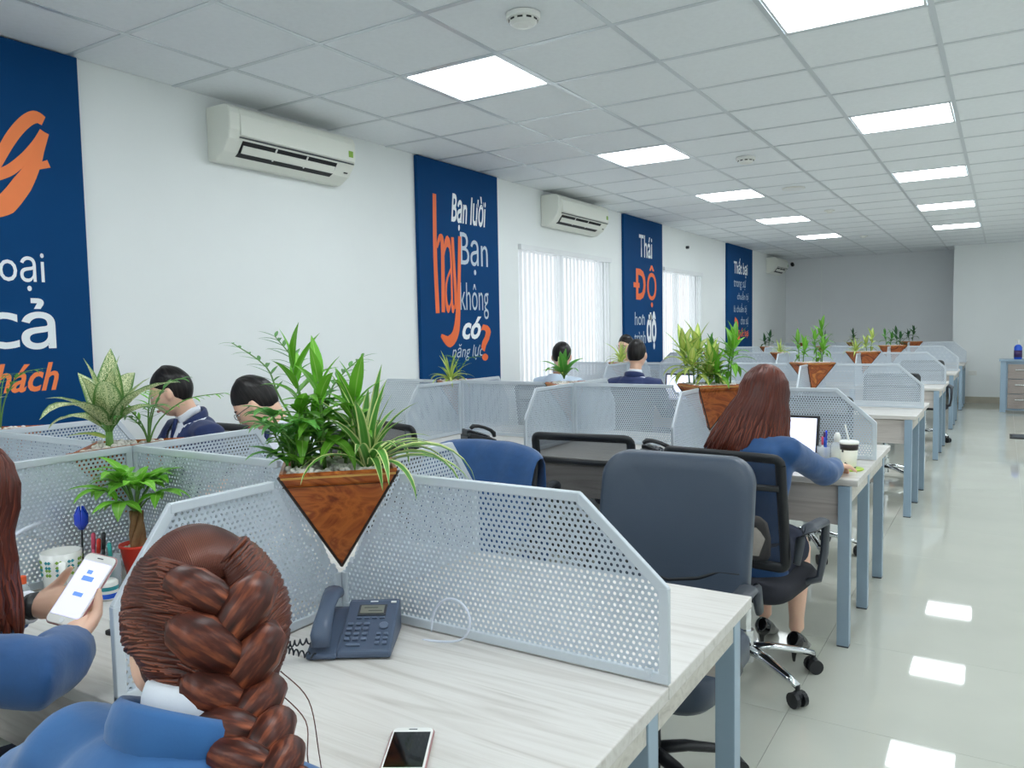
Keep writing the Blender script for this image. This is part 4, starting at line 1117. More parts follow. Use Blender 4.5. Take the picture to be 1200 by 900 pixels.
def frond(t, pts, n, L, mt='leaf_palm', drop=.9, spread=1.0):
    """feather frond: curved rachis with paired leaflets (sub-parts)"""
    P = [Vector(p) for p in pts]; m_ = len(P)
    def C(s):
        s *= (m_ - 1); i = min(int(s), m_ - 2); f = s - i
        p0, p1, p2, p3 = P[max(i - 1, 0)], P[i], P[i + 1], P[min(i + 2, m_ - 1)]
        return .5 * ((2 * p1) + (p2 - p0) * f + (2 * p0 - 5 * p1 + 4 * p2 - p3) * f * f + (3 * p1 - p0 - 3 * p2 + p3) * f ** 3)
    fr = obj('frond', B().loft([C(k / 12) for k in range(13)], [.003 - .0018 * k / 12 for k in range(13)], 6), 'stem', t, smooth=True)
    ms_ = leaves('leaflet', mt)
    for k in range(n):
        s = .42 + .56 * k / (n - 1); p = C(s); tg = (C(min(1, s + .03)) - C(s - .03)).normalized()
        side = tg.cross(Vector((0, 0, 1)))
        if side.length < .1: side = Vector((1, 0, 0))
        side.normalize()
        for e in (-1, 1):
            d = (side * e * spread + tg * drop).normalized()
            up = (Vector((0, 0, 1)) - d * d.z); up.normalize()
            # blade +Z -> d, its bend +Y -> downward
            rot = Matrix((up.cross(d) * 1., -up, d)).transposed()
            if rot.determinant() < 0: rot = Matrix((-up.cross(d), -up, d)).transposed()
            o = bpy.data.objects.new('leaflet', ms_[k % 2]); COL.objects.link(o); o.parent = fr; KIDS.setdefault(fr.name, []).append(o)
            o.matrix_local = Matrix.Translation(p) @ rot.to_4x4() @ Matrix.Scale(L * (1 - .35 * abs(s - .65) / .35) * random.uniform(.85, 1.1), 4)
    return fr
def palmate(t, c, az, tilt, n, L, mt, stalk, rnd):
    c = Vector(c); e = c + dirv(az, tilt) * stalk
    st = obj('leaf_stalk', B().loft([c, (c + e) / 2 + Vector((0, 0, .01)), e], [.0028, .0024, .002], 6), 'stem', t, smooth=True)
    ms_ = leaves('oval', mt)
    for k in range(n):
        f = (k / (n - 1) - .5) * 2
        o = put_leaf(st, ms_[1 + (k % 2)], e, az + f * 1.9, tilt + .25 + .35 * abs(f), L * (1 - .35 * abs(f)) * rnd.uniform(.85, 1.1))

def col(d): return XB[d + 1] - (.085 if d else 0)
# --- first row, planter by the aisle: palm, leafy clump, strap plant
x, y = col(0), ROWS[0]
def rel(u, v, d, o): return at(u, v, d=d) - Vector(o)
o = (x - .07, y + .03, PT - .008)
t = plant('parlour_palm', 'feathery palm with two tall thin fronds in the foreground planter', *o[:2])
frond(t, [(0, 0, 0), rel(352, 470, 1.93, o), rel(345, 425, 1.95, o), rel(322, 394, 1.97, o)], 9, .072)
frond(t, [(-.01, 0, 0), rel(330, 470, 1.98, o), rel(312, 430, 2.0, o), rel(272, 402, 2.02, o)], 8, .06)
frond(t, [(.01, .01, 0), rel(385, 470, 1.95, o), rel(400, 440, 1.98, o), rel(425, 418, 2.02, o)], 7, .07)
frond(t, [(-.01, -.02, 0), rel(345, 520, 1.8, o), rel(325, 500, 1.75, o), rel(300, 498, 1.72, o)], 6, .07)
rnd = random.Random(11)
t = plant('umbrella_plant', 'low leafy plant spilling over the front of the foreground planter', x - .055, y - .075)
for k in range(22):
    az = k * 2.4; h = .03 + .17 * rnd.random()
    palmate(t, (rnd.uniform(-.02, .02), rnd.uniform(-.02, .02), 0), az, .15 + .5 * rnd.random(), 6, .09, 'leaf_mid' if k % 3 else 'leaf_green', h, rnd)
t = cane_plant('dracaena', 'bright green broad-leaved plant in the middle of the foreground planter', x - .02, y - .01, (.25, .22, .18, .14, .10), 'lance', 'leaf_green', .125, 13, 4, .085, (.1, 1.4))
t = strap_plant('spider_plant', 'arching strap-leaved plant with pale leaf edges in the foreground planter', x + .095, y + .0, 36, .26, 5,
                extra=((-1.2, .75, .29, 3), (-.85, .7, .32, 3), (-1.0, .95, .27, 2), (-1.75, .8, .22, 3)), tmax=.58)
# --- first row, second planter: speckled aglaonema, small palm
x = col(1) + .01; rnd = random.Random(21)
t = plant('speckled_aglaonema', 'pale speckled broad-leaved plant in front of the navy board', x + .01, y - .035)
stem_to(t, [(0, 0, -.01), (0, 0, .05)], .012, .01)
rosette(t, (0, 0, .035), 15, 'broad', 'leaf_var', .215, (.06, .85), rnd, petiole=.05)
put_leaf(t, leaves('broad', 'leaf_yellow')[1], (-.01, -.01, .03), 2.0, 1.25, .12)
t = plant('parlour_palm', 'small feathery palm before the face of the navy-suited man', x + .035, y + .075)
for k, (dx, dy, h) in enumerate(((.03, .05, .2), (-.03, .03, .16), (.06, -.02, .13), (-.05, -.03, .12), (.0, -.06, .1), (.09, .08, .15))):
    frond(t, [(0, 0, 0), (dx * .3, dy * .3, h * .5), (dx, dy, h * .9), (dx * 1.9, dy * 1.9, h)], 7, .062, 'leaf_green' if k % 2 else 'leaf_palm')
# --- first row, third planter
x = col(2)
t = plant('speckled_aglaonema', 'pale speckled plant in the planter against the navy board', x + .02, y - .04); rosette(t, (0, 0, .02), 9, 'broad', 'leaf_var', .15, (.1, 1.0), random.Random(5), petiole=.05)
t = plant('parlour_palm', 'small palm in the planter against the navy board', x - .0, y + .06)
for dx, dy, h in ((.05, .05, .22), (-.04, .04, .2), (.04, -.05, .16), (-.05, -.02, .15)): frond(t, [(0, 0, 0), (dx * .3, dy * .3, h * .5), (dx, dy, h * .9), (dx * 2, dy * 2, h)], 7, .06, 'leaf_mid')
# --- red pot with a money tree on the desk
px_, py_ = -2.05, 1.275
t = thing('red_pot', 'tapered red plastic pot beside the pen organiser', 'flower pot', (px_, py_, DZ))
obj('pot', B().lathe([(.028, 0), (.03, .003), (.047, .092), (.05, .094), (.05, .1), (.044, .1), (.042, .086), (.01, .084)], seg=32), 'red_pot', t, smooth=True)
pb = B(); rnd = random.Random(9)
for k in range(60):
    a, r = rnd.uniform(0, 6.28), .038 * math.sqrt(rnd.random()); pb.ell((r * math.cos(a), r * math.sin(a), .088), (.006, .005, .004), None, 6, 4)
q = obj('pebbles', pb, 'pebble', t, smooth=True); q['kind'] = 'stuff'
t = plant('money_tree', 'small braided-trunk tree with bright palmate leaves in the red pot', px_, py_, DZ + .09, 'potted tree')
del t['group']
for k in range(4):
    P = [(.012 * math.cos(k * 1.57 + s * 2.5), .012 * math.sin(k * 1.57 + s * 2.5), -.008 + .11 * s) for s in (0, .2, .4, .6, .8, 1)]
    obj('trunk_strand', B().loft(P, [.012, .011, .01, .009, .008, .007], 8), 'trunk', t, smooth=True)
rnd = random.Random(31)
for k in range(13): palmate(t, (0, 0, .095), k * 2.4, (.15 + .85 * k / 12), 6, .108, 'leaf_green', .06 + .06 * rnd.random(), rnd)
# --- second row
y = ROWS[1]
cane_plant('variegated_dracaena', 'bushy pale green variegated plant behind the long-haired woman', col(0) - .06, y, (.24, .2, .17, .13, .1), 'lance', 'leaf_yellow', .165, 15, 2, .10)
cane_plant('leafy_cane_plant', 'bright leafy cane plant on the aisle side of the same bushy planter', col(0) + .07, y + .02, (.26, .21, .16, .11), 'lance', 'leaf_green', .125, 15, 6, .08, (.2, 1.5))
t = plant('rubber_plant', 'plant with a few broad glossy leaves before the pale-shirted man', col(1) + .02, y); rosette(t, (0, 0, .03), 10, 'broad', 'leaf_mid', .15, (.05, .8), random.Random(3), petiole=.05)
put_leaf(t, leaves('broad', 'leaf_yellow')[1], (0, 0, .05), .8, .5, .16); put_leaf(t, leaves('broad', 'leaf_yellow')[2], (0, 0, .05), 2.0, .9, .15)
strap_plant('grassy_plant', 'yellowish grassy plant in front of the question mark board', col(2), y, 26, .22, 8, 'leaf_yellow', tmax=.9)
t = plant('parlour_palm', 'small green palm beside the yellowish grassy plant', col(2) + .01, y + .075)
for dx, dy, h in ((.05, .05, .16), (-.06, .02, .17), (.02, -.06, .14)): frond(t, [(0, 0, 0), (dx * .3, dy * .3, h * .5), (dx, dy, h * .9), (dx * 2, dy * 2, h)], 6, .06, 'leaf_mid')
# --- third row and beyond
y = ROWS[2]
cane_plant('leafy_cane_plant', 'tall bright leafy plant in the third row planter by the aisle', col(0) + .06, y, (.30, .22, .14), 'lance', 'leaf_green', .13, 11, 14, .05, (.15, 1.5))
cane_plant('dracaena', 'shorter bright plant beside the tall leafy one, third row', col(0) - .09, y, (.18, .13), 'lance', 'leaf_green', .13, 9, 15, .05)
cane_plant('dracaena', 'green plant in the second planter of the third row', col(1), y, (.16, .12), 'lance', 'leaf_mid', .13, 8, 16, .05)
strap_plant('pale_dracaena', 'pale yellow plant before the face of the man by the far window', col(2) + .02, y, 18, .27, 17, 'leaf_yellow', tmax=.8)
y = ROWS[3]
strap_plant('pale_dracaena', 'pale yellow upright plant in the fourth row planter by the aisle', col(0) - .08, y, 18, .22, 18, 'leaf_yellow', tmax=.8)
cane_plant('dracaena', 'yellow-topped plant beside the pale upright one, fourth row', col(0) + .06, y, (.17, .1), 'lance', 'leaf_yellow', .14, 9, 19, .04)
strap_plant('pale_dracaena', 'yellow-green plant in the second planter of the fourth row', col(1), y, 16, .19, 20, 'leaf_yellow', tmax=.8)
cane_plant('dracaena', 'dark green plant in the third planter of the fourth row', col(2), y, (.14, .1), 'lance', 'leaf_mid', .14, 8, 21, .04)
y = ROWS[4]
cane_plant('dracaena', 'green plant in the fifth row planter by the aisle', col(0) - .05, y, (.17, .12), 'lance', 'leaf_mid', .14, 8, 22, .05)
cane_plant('dracaena', 'second green plant in the fifth row planter by the aisle', col(0) + .08, y, (.17, .12), 'lance', 'leaf_dark', .14, 8, 23, .05)
strap_plant('snake_plant', 'stiff dark upright plant in the second planter of the fifth row', col(1), y, 9, .26, 24, 'leaf_dark', tmax=.35)
cane_plant('dracaena', 'dark green plant in the third planter of the fifth row', col(2), y, (.16, .1), 'broad', 'leaf_dark', .12, 7, 25, .05)
y = ROWS[5]
cane_plant('dracaena', 'dark bushy plant in the last row planter by the aisle', col(0), y, (.2, .14), 'broad', 'leaf_dark', .12, 9, 26, .07)
cane_plant('dracaena', 'dark plant in the second planter of the last row', col(1), y, (.15, .1), 'lance', 'leaf_dark', .12, 7, 27, .05)

# ================================================================== PEOPLE
WORK = bpy.data.scenes.new('workbench')                   # scratch scene for modelling, removed below
def remesh(mb, voxel, smooth=3, name='body'):
    me = mb.mesh(name) if isinstance(mb, MB) else mb
    fix_normals(me)
    o = bpy.data.objects.new('tmp', me); WORK.collection.objects.link(o)
    md = o.modifiers.new('r', 'REMESH'); md.mode = 'VOXEL'; md.voxel_size = voxel; md.use_smooth_shade = True
    if smooth: m2 = o.modifiers.new('s', 'SMOOTH'); m2.iterations = smooth; m2.factor = .5
    vl = WORK.view_layers[0]; vl.update(); dg = vl.depsgraph
    out = bpy.data.meshes.new_from_object(o.evaluated_get(dg)); out.name = name
    WORK.collection.objects.unlink(o); bpy.data.objects.remove(o); out.materials.clear()
    for p in out.polygons: p.use_smooth = True
    return out
def cull(me, pred):
    bm = bmesh.new(); bm.from_mesh(me)
    bmesh.ops.delete(bm, geom=[v for v in bm.verts if pred(v.co)], context='VERTS'); bm.to_mesh(me); bm.free(); return me
def join_mesh(a, b_):
    bm = bmesh.new(); bm.from_mesh(a); bm.from_mesh(b_); bm.to_mesh(a); bm.free()
    for p in a.polygons: p.use_smooth = True
    return a
HA, HB, HC = .074, .094, .116                           # head half width, depth, height
def head_pt(u, v, female=False):
    """direction (lon u from +Y towards +X, lat v) -> point on the head, facing +Y"""
    cx, cy, cz = math.cos(v) * math.sin(u), math.cos(v) * math.cos(u), math.sin(v)
    x, y, z = HA * cx, HB * cy, HC * cz
    f = max(0, cy)
    if z < 0:
        k = (-z / HC); x *= 1 - (.34 if female else .26) * k * k * (.4 + .6 * f); y *= 1 - .16 * k * k if cy > 0 else 1 - .35 * k * k
        if cy > .2: y += .012 * math.exp(-((z + .098) / .02) ** 2) * math.exp(-(x / .025) ** 2)          # chin
    g = lambda x0, z0, sx, sz: math.exp(-((x - x0) / sx) ** 2 - ((z - z0) / sz) ** 2)
    if cy > .1:
        y += .021 * g(0, -.026, .011, .017) + .010 * g(0, .0, .008, .022)                             # nose
        y += .004 * (g(.028, .020, .02, .008) + g(-.028, .020, .02, .008))                              # brow
        y -= .008 * (g(.031, .003, .015, .010) + g(-.031, .003, .015, .010))                            # sockets
        y += .005 * g(0, -.060, .022, .006) + .005 * g(0, -.072, .019, .006)                            # lips
        y += .004 * (g(.04, -.03, .02, .02) + g(-.04, -.03, .02, .02))                                  # cheeks
    return Vector((x, y, z))
def head_loft(mb, X, female):
    nu, nv = 40, 30; vs = []; fs = []
    for j in range(nv + 1):
        v = -PI / 2 + PI * j / nv
        for i in range(nu): vs.append(X @ head_pt(2 * PI * i / nu, v * .999, female))
    for j in range(nv):
        for i in range(nu): fs.append((j * nu + i, j * nu + (i + 1) % nu, (j + 1) * nu + (i + 1) % nu, (j + 1) * nu + i))
    fs += [tuple(range(nu)), tuple(nv * nu + i for i in range(nu))]
    mb.add(vs, fs)
    for s in (-1, 1):
        R = X.to_3x3()
        mb.ell(X @ Vector((s * .077, -.008, -.010)), (.012, .019, .031), R @ Matrix.Rotation(s * .3, 3, 'Z'), 12, 10)
        mb.ell(X @ Vector((s * .079, -.016, -.002)), (.005, .008, .024), R @ Matrix.Rotation(s * .3, 3, 'Z'), 10, 8)
def hair_cap(X, mt, parent, front=.062, back=-.075, side=.004, thick=.012, name='hair', seed=0, fringe=0.):
    """short hair: a shell that stands proud above the hairline and dives under the scalp below it"""
    nu, nv = 64, 40; vs = []; fs = []; uv = []
    for j in range(nv + 1):
        v = -PI / 2 + PI * j / nv
        for i in range(nu):
            u = 2 * PI * i / nu; p = head_pt(u, v * .999)
            c = math.cos(u)
            line = front * max(0, c) ** .8 + (side if c > 0 else side + (back - side) * min(1, (-c) ** .7 * 1.15)) * (1 if c <= 0 else (1 - max(0, c) ** .8))
            d = (p.z - line)
            k = 1 / (1 + math.exp(-max(-30, min(30, d / .0035))))
            g = max(0., min(1., d / .12)); g = .16 + .84 * g * g * (3 - 2 * g)
            n = p.normalized()
            top = max(0, p.z / HC)
            q = p + n * (-.012 + (.012 + thick * 1.25 * g) * k + .003 * g * k * noise.noise(Vector((u * 9, v * 3, seed))))
            vs.append(X @ q)
    for j in range(nv):
        for i in range(nu):
            fs.append((j * nu + i, j * nu + (i + 1) % nu, (j + 1) * nu + (i + 1) % nu, (j + 1) * nu + i))
            uv.append(((i / nu, j / nv), ((i + 1) / nu, j / nv), ((i + 1) / nu, (j + 1) / nv), (i / nu, (j + 1) / nv)))
    mb = B().add(vs, fs, uv)
    return obj(name, mb, mt, parent, smooth=True)

def hand_loft(mb, wrist, d, nrm, side, curl=.6, spread=.12, thumb=(.7, .5), scale=1., finger_curl=None):
    """wrist point, direction of the hand, palm normal; side=+1 when the thumb lies towards nrm x d ... -1 the other way"""
    d = Vector(d).normalized(); nrm = Vector(nrm); nrm = (nrm - d * nrm.dot(d)).normalized(); w_ = nrm.cross(d) * side   # w_: towards the thumb
    S = scale; W0 = Vector(wrist)
    mb.loft([W0 - d * .02 * S, W0 + d * .005 * S, W0 + d * .035 * S, W0 + d * .07 * S, W0 + d * .09 * S], [(.024 * S, .018 * S), (.026 * S, .018 * S), (.036 * S, .0165 * S), (.040 * S, .0145 * S), (.037 * S, .011 * S)], 14, ref=nrm)
    L = [.070, .078, .073, .058]; off = [.030, .010, -.011, -.030]
    for k in range(4):
        c = curl if finger_curl is None else finger_curl[k]
        p = W0 + d * (.082 - abs(k - 1.2) * .003) * S + w_ * off[k] * S
        fd = (d + w_ * (off[k] / .03) * spread).normalized(); P = [p - fd * .01 * S, p]; a = 0
        for q, (fr, ca) in enumerate(((.45, .75), (.3, 1.1), (.25, .8))):
            a += c * ca; v = fd * math.cos(a) + nrm * math.sin(a); P.append(P[-1] + v * L[k] * fr * S)
        r = .0088 if k < 3 else .0076
        mb.loft(P + [P[-1] + (P[-1] - P[-2]).normalized() * .004 * S], [r * S, r * 1.02 * S, r * .98 * S, r * .92 * S, r * .78 * S, r * .4 * S], 10)
    tb = W0 + d * .02 * S + w_ * .024 * S; td = (d * math.cos(thumb[0]) + w_ * math.sin(thumb[0])).normalized()
    v2 = (td * math.cos(thumb[1]) + nrm * math.sin(thumb[1])).normalized(); v3 = (v2 * .9 + d * .35 + nrm * .1).normalized()
    P = [tb - td * .012 * S, tb + td * .018 * S, tb + td * .036 * S + v2 * .008 * S, tb + td * .036 * S + v2 * .034 * S, tb + td * .036 * S + v2 * .036 * S + v3 * .024 * S]
    mb.loft(P, [.013 * S, .013 * S, .0115 * S, .0095 * S, .005 * S], 10)

def person(name, label, loc, rz, clothes, *, female=False, lean=.1, twist=0., head=(0, 0, 0), arms=None, scale=1., seat=.47, voxel=.009, hand_voxel=None, legs=True,
           jacket='suit', shirt='shirt', vcut=True, skirt=None, hands=None, skin='skin', collar=True, shoes=True, tie=None, sw=None, feet=None, head_off=(0, 0, 0), head_at=None, shz=.43):
    """seated figure; local +Y is where it faces, origin on the floor under the hips"""
    S = scale; sw = sw or (.165 if female else .19)
    hip = Vector((0, -.02, seat + .09))
    RL = Matrix.Rotation(twist, 3, 'Z') @ Matrix.Rotation(-lean, 3, 'X')
    def tr(x, y, z): return hip + RL @ (Vector((x, y, z)) * S)
    f = .93 if female else 1.
    # (height above hips, y, rx, ry)
    T = [(-.10, 0, .155, .115), (-.03, 0, .172 if female else .165, .122), (.08, .004, .148, .108), (.17, .006, .128 if female else .145, .10), (.27, .01, .148 * f, .112), (.36, .006, .164 * f, .115), (.43, -.004, .158 * f, .098), (.475, -.010, .11 * f, .072), (.505, -.006, .062, .058)]
    neck = [(.50, -.004, .052, .054), (.545, .006, .046 * f + .003, .05), (.60, .016, .046 * f + .002, .05)]
    def ring(L, g=0.): return [tr(0, y, z) for z, y, a, c in L], [((a + g) * S, (c + g) * S) for z, y, a, c in L]
    ref = RL @ Vector((0, 1, 0))
    hc = tr(0, .028, .70) + Vector(head_off)
    yaw, pitch, roll = head
    HR = Matrix.Rotation(twist + yaw, 3, 'Z') @ Matrix.Rotation(-pitch, 3, 'X') @ Matrix.Rotation(roll, 3, 'Y')
    neck_top = tr(0, .012, .60)
    hc = neck_top + HR @ Vector((0, .026, .075)) * S + Vector(head_off)
    X = Matrix.Translation(hc) @ (HR.to_4x4()) @ Matrix.Scale(S, 4)
    if head_at is not None:
        g = Matrix.Rotation(rz, 3, 'Z') @ hc; loc = (head_at[0] - g.x, head_at[1] - g.y, 0)
    body = MB()
    P, R_ = ring(T[:-1]); body.loft(P, R_, 24, ref=ref)
    P, R_ = ring(neck); P.append(hc + HR @ Vector((0, -.015, -.03)) * S); R_.append((.045 * S, .048 * S)); body.loft(P, R_, 18, ref=ref)
    head_loft(body, X, female)
    A = {}
    for s, k in ((1, 'R'), (-1, 'L')):                                     # her right hand is at +X when facing +Y
        sh = tr(s * (sw - .015), -.005, shz); el, wr = arms[k]
        A[k] = (tr(s * (sw - .075), -.005, shz - .005), sh, Vector(el), Vector(wr))
    def arm(mb, k, g=0., stop=1.):
        a0, sh, el, wr = A[k]
        end = el + (wr - el) * stop
        m_ = (sh + el) / 2; q = (el + end) / 2
        r = [.062, .060, .05, .044, .041, .030] if not female else [.054, .052, .044, .038, .036, .026]
        mb.loft([a0, sh, m_, el, q, end], [(x + g * (1 if k2 < 3 else 1.45)) * S for k2, x in enumerate(r)], 14)
    for k in 'RL': arm(body, k)
    ft = feet or {'R': (.1, .44), 'L': (-.1, .44)}
    KN = {}
    if legs:
        for s, k in ((1, 'R'), (-1, 'L')):
            kx, ky = ft[k]; kn = Vector((kx + s * .005, min(ky - .0, .44), seat + .06)); an = Vector((kx, ky, .13 if skirt else .095))
            KN[k] = (kn, an)
            body.loft([hip + Vector((s * .08, -.02, -.02)), hip + Vector((s * .09, .12, -.035)), (hip + kn) / 2 + Vector((s * .045, .06, -.01)), kn], [.09, .085, .074, .056], 14)
            body.loft([kn + Vector((0, -.015, .0)), kn * .75 + an * .25 + Vector((0, -.012, 0)), kn * .5 + an * .5 + Vector((0, -.008, 0)), an + Vector((0, 0, .05)), an], [.054, .052, .044, .031, .032], 14)
            zt = -.035 if skirt else 0
            body.loft([an + Vector((0, -.03, -.03)), an + Vector((0, 0, -.045)), an + Vector((0, .09, -.068 + zt)), an + Vector((0, .14, -.078 + zt))], [(.028, .03), (.034, .034), (.038, .02), (.025, .012)], 12, ref=(0, 0, 1))
    hm = MB()
    if hands:
        for k in 'RL':
            if hands.get(k): hand_loft(hm if hand_voxel else body, A[k][3], **hands[k])
    bmesh_ = remesh(body, voxel, 2)
    if hand_voxel and hm.v: join_mesh(bmesh_, remesh(hm, hand_voxel, 2))
    t = obj(name, bmesh_, skin, None, smooth=True)
    t.location = loc; t.rotation_euler = (0, 0, rz); tag(t, label, 'person')
    # ---- face
    eye = MB(); iris = MB(); brow = MB(); lip = MB()
    for s in (-1, 1):
        c = X @ Vector((s * .031, .0765, .003)); eye.ell(c, (.0115 * S, .008 * S, .0062 * S), HR, 12, 8)
        iris.ell(X @ Vector((s * .031, .0835, .003)), (.0048 * S, .002 * S, .0048 * S), HR, 10, 6)
        brow.loft([X @ Vector((s * a, b_, c2)) for a, b_, c2 in ((.014, .091, .020), (.030, .087, .025), (.048, .074, .020))], [(.0025, .004), (.002, .004), (.001, .002)], 8, ref=HR @ Vector((0, 0, 1)))
    lip.loft([X @ Vector((a, .086 - abs(a) * .45 + .0035, -.066)) for a in (-.022, -.011, 0, .011, .022)], [(.002, .002), (.004, .006), (.005, .007), (.004, .006), (.002, .002)], 10, ref=HR @ Vector((0, 0, 1)))
    obj('eyes', eye, 'ceramic', t, smooth=True); obj('irises', iris, 'hair_black', t, smooth=True); obj('eyebrows', brow, 'hair_black', t, smooth=True); obj('lips', lip, 'lips', t, smooth=True)
    # ---- clothes
    inv = RL.inverted()
    def loc_t(co): return (inv @ (Vector(co) - hip)) / S
    sm = MB()
    P, R_ = ring(T, .007); sm.loft(P, R_, 24, ref=ref)
    for k in 'RL': arm(sm, k, .006, .96)
    shirt_me = remesh(sm, .010, 2, 'shirt')
    cull(shirt_me, lambda co: loc_t(co).z > .50 and abs(loc_t(co).x) < .08)
    obj('shirt', shirt_me, shirt, t, smooth=True)
    if collar:
        cl = MB(); pts = []
        for k in range(25):
            a = -PI / 2 + .22 + (2 * PI - .44) * k / 24 + PI          # open at the front
            a = PI / 2 + .2 + (2 * PI - .4) * k / 24
            x, y = .052 * math.cos(a), .056 * math.sin(a)
            fr = max(0, math.sin(a)); pts.append(tr(x * 1.02, y + .0, .535 - .03 * fr))
        cl.loft(pts, [(.006 * S, .019 * S)] * 25, 8, ref=RL @ Vector((0, 0, 1)))
        obj('shirt_collar', cl, shirt, t, smooth=True)
    if tie:
        tm = MB(); tm.loft([tr(0, .062, .515), tr(0, .075, .49), tr(0, .098, .44), tr(0, .128, .34), tr(0, .13, .2)], [(.018 * S, .010 * S), (.013 * S, .009 * S), (.02 * S, .007 * S), (.033 * S, .007 * S), (.036 * S, .006 * S)], 10, ref=ref)
        obj('tie', tm, tie, t, smooth=True)
    if jacket:
        jm = MB(); P, R_ = ring(T, .019); P[0] = tr(0, 0, -.13); R_[0] = (.185 * S, .145 * S); jm.loft(P[:-1] + [tr(0, -.01, .495)], R_[:-1] + [(.082 * S, .072 * S)], 28, ref=ref)
        for k in 'RL': arm(jm, k, .015, .84)
        for s in (-1, 1): jm.ell(tr(s * (sw - .02), -.005, shz), (.062 * S, .062 * S, .05 * S))       # shoulder pads
        jme = remesh(jm, .009, 3, 'jacket')
        def cutj(co):
            q = loc_t(co)
            if vcut and q.y > .02 and q.z > .20 and abs(q.x) < (q.z - .20) * .26: return True
            return False
        cull(jme, cutj)
        nrm_ = [v.normal.copy() for v in jme.vertices]
        for v in jme.vertices:                                       # soft creases
            n = noise.noise(Vector(v.co) * 14) * .005 + noise.noise(Vector((v.co.x * 9, v.co.y * 9, v.co.z * 30))) * .003
            v.co += nrm_[v.index] * n
        jo = obj('jacket', jme, jacket, t, smooth=True)
        # collar band round the neck and lapels
        cb = MB(); pts = []
        for k in range(21):
            a = PI / 2 + .75 + (2 * PI - 1.5) * k / 20
            fr = max(0, math.sin(a)); bk = max(0, -math.sin(a))
            pts.append(tr(.077 * math.cos(a), .073 * math.sin(a) - .008, .496 + .012 * bk - .035 * fr))
        cb.loft(pts, [(.009 * S, .028 * S)] * 21, 8, ref=RL @ Vector((0, 0, 1)))
        obj('jacket_collar', cb, jacket, jo, smooth=True)
        if vcut:
            for s in (-1, 1):
                lp = MB(); lp.loft([tr(s * .062, .062, .47), tr(s * .066, .098, .41), tr(s * .048, .128, .33), tr(s * .012, .138, .21)], [(.016 * S, .005), (.034 * S, .005), (.026 * S, .005), (.006 * S, .004)], 10, ref=ref)
                obj('lapel', lp, jacket, jo, smooth=True)
        for k in 'RL':                                                # shirt cuffs
            a0, sh, el, wr = A[k]; dd = (wr - el).normalized(); g = .008
            r = (.036 if female else .040) * S
            obj('shirt_cuff', B().loft([wr - dd * .07, wr - dd * .012, wr - dd * .006], [r, r * .97, r * .85], 16), shirt, t, smooth=True)
    if legs:
        lm = MB(); cov = 1. if not skirt else .0
        for s, k in ((1, 'R'), (-1, 'L')):
            kn, an = KN[k]; g = .014
            e = kn if not skirt else kn + Vector((0, -.03, 0))
            lm.loft([hip + Vector((s * .08, -.03, -.02)), hip + Vector((s * .09, .12, -.035)), (hip + kn) / 2 + Vector((s * .045, .06, -.01)), e], [.09 + g, .085 + g, .074 + g, .058 + g], 14)
            if not skirt: lm.loft([kn + Vector((0, -.015, .0)), kn * .5 + an * .5 + Vector((0, -.008, 0)), an + Vector((0, -.005, .0))], [.056 + g, .052 + g, .05 + g], 14)
        if skirt: lm.loft([hip + Vector((0, -.05, -.03)), hip + Vector((0, .1, -.035)), hip + Vector((0, .3, -.03)), hip + Vector((0, .40, -.028))], [(.17, .1), (.175, .098), (.165, .078), (.155, .066)], 20, ref=(0, 0, 1))
        lm.loft([hip + Vector((0, 0, -.08)), hip + Vector((0, 0, .06))], [(.18, .135), (.165, .125)], 20, ref=(0, 1, 0))
        obj('skirt' if skirt else 'trousers', remesh(lm, .011, 2, 'trousers'), skirt or (jacket or 'suit_navy'), t, smooth=True)
        for s, k in ((1, 'R'), (-1, 'L')):
            kn, an = KN[k]
            sm_ = MB(); heel = .055 if skirt else .012
            if skirt:
                sm_.loft([an + Vector((0, -.05, -.025)), an + Vector((0, -.03, -.04)), an + Vector((0, .03, -.065)), an + Vector((0, .09, -.098)), an + Vector((0, .14, -.114)), an + Vector((0, .175, -.118))], [(.022, .036), (.036, .042), (.041, .034), (.040, .024), (.034, .015), (.012, .009)], 14, ref=(0, 0, 1))
                sm_.loft([an + Vector((0, -.045, -.05)), an + Vector((0, -.045, -.128))], [(.016, .014), (.007, .007)], 10)
            else:
                sm_.loft([an + Vector((0, -.06, -.055)), an + Vector((0, -.03, -.045)), an + Vector((0, .03, -.045)), an + Vector((0, .12, -.065)), an + Vector((0, .18, -.078))], [(.03, .038), (.042, .048), (.044, .044), (.046, .028), (.028, .014)], 14, ref=(0, 0, 1))
            obj('shoe', remesh(sm_, .006, 2, 'shoe'), 'shoe', t, smooth=True)
    t['_head'] = 0; del t['_head']
    return t, X, A, tr

def catmull(P, n=6):
    out = []; m_ = len(P)
    for k in range((m_ - 1) * n + 1):
        s = k / n; i = min(int(s), m_ - 2); f = s - i
        p0, p1, p2, p3 = P[max(i - 1, 0)], P[i], P[i + 1], P[min(i + 2, m_ - 1)]
        out.append(.5 * ((2 * p1) + (p2 - p0) * f + (2 * p0 - 5 * p1 + 4 * p2 - p3) * f * f + (3 * p1 - p0 - 3 * p2 + p3) * f ** 3))
    return out
def lock(mb, pts, r, sides=7, flat=.6):
    n = len(pts); P = [Vector(p) for p in pts]
    mb.loft(P, [(r * w_, r * w_ * flat) for w_ in [.75 + .25 * math.sin(PI * min(1, k / (n - 1) * 1.1)) if k < n - 1 else .18 for k in range(n)]], sides)
def surf(X, u, v, h):
    p = head_pt(u, v); return X @ (p + p.normalized() * h)

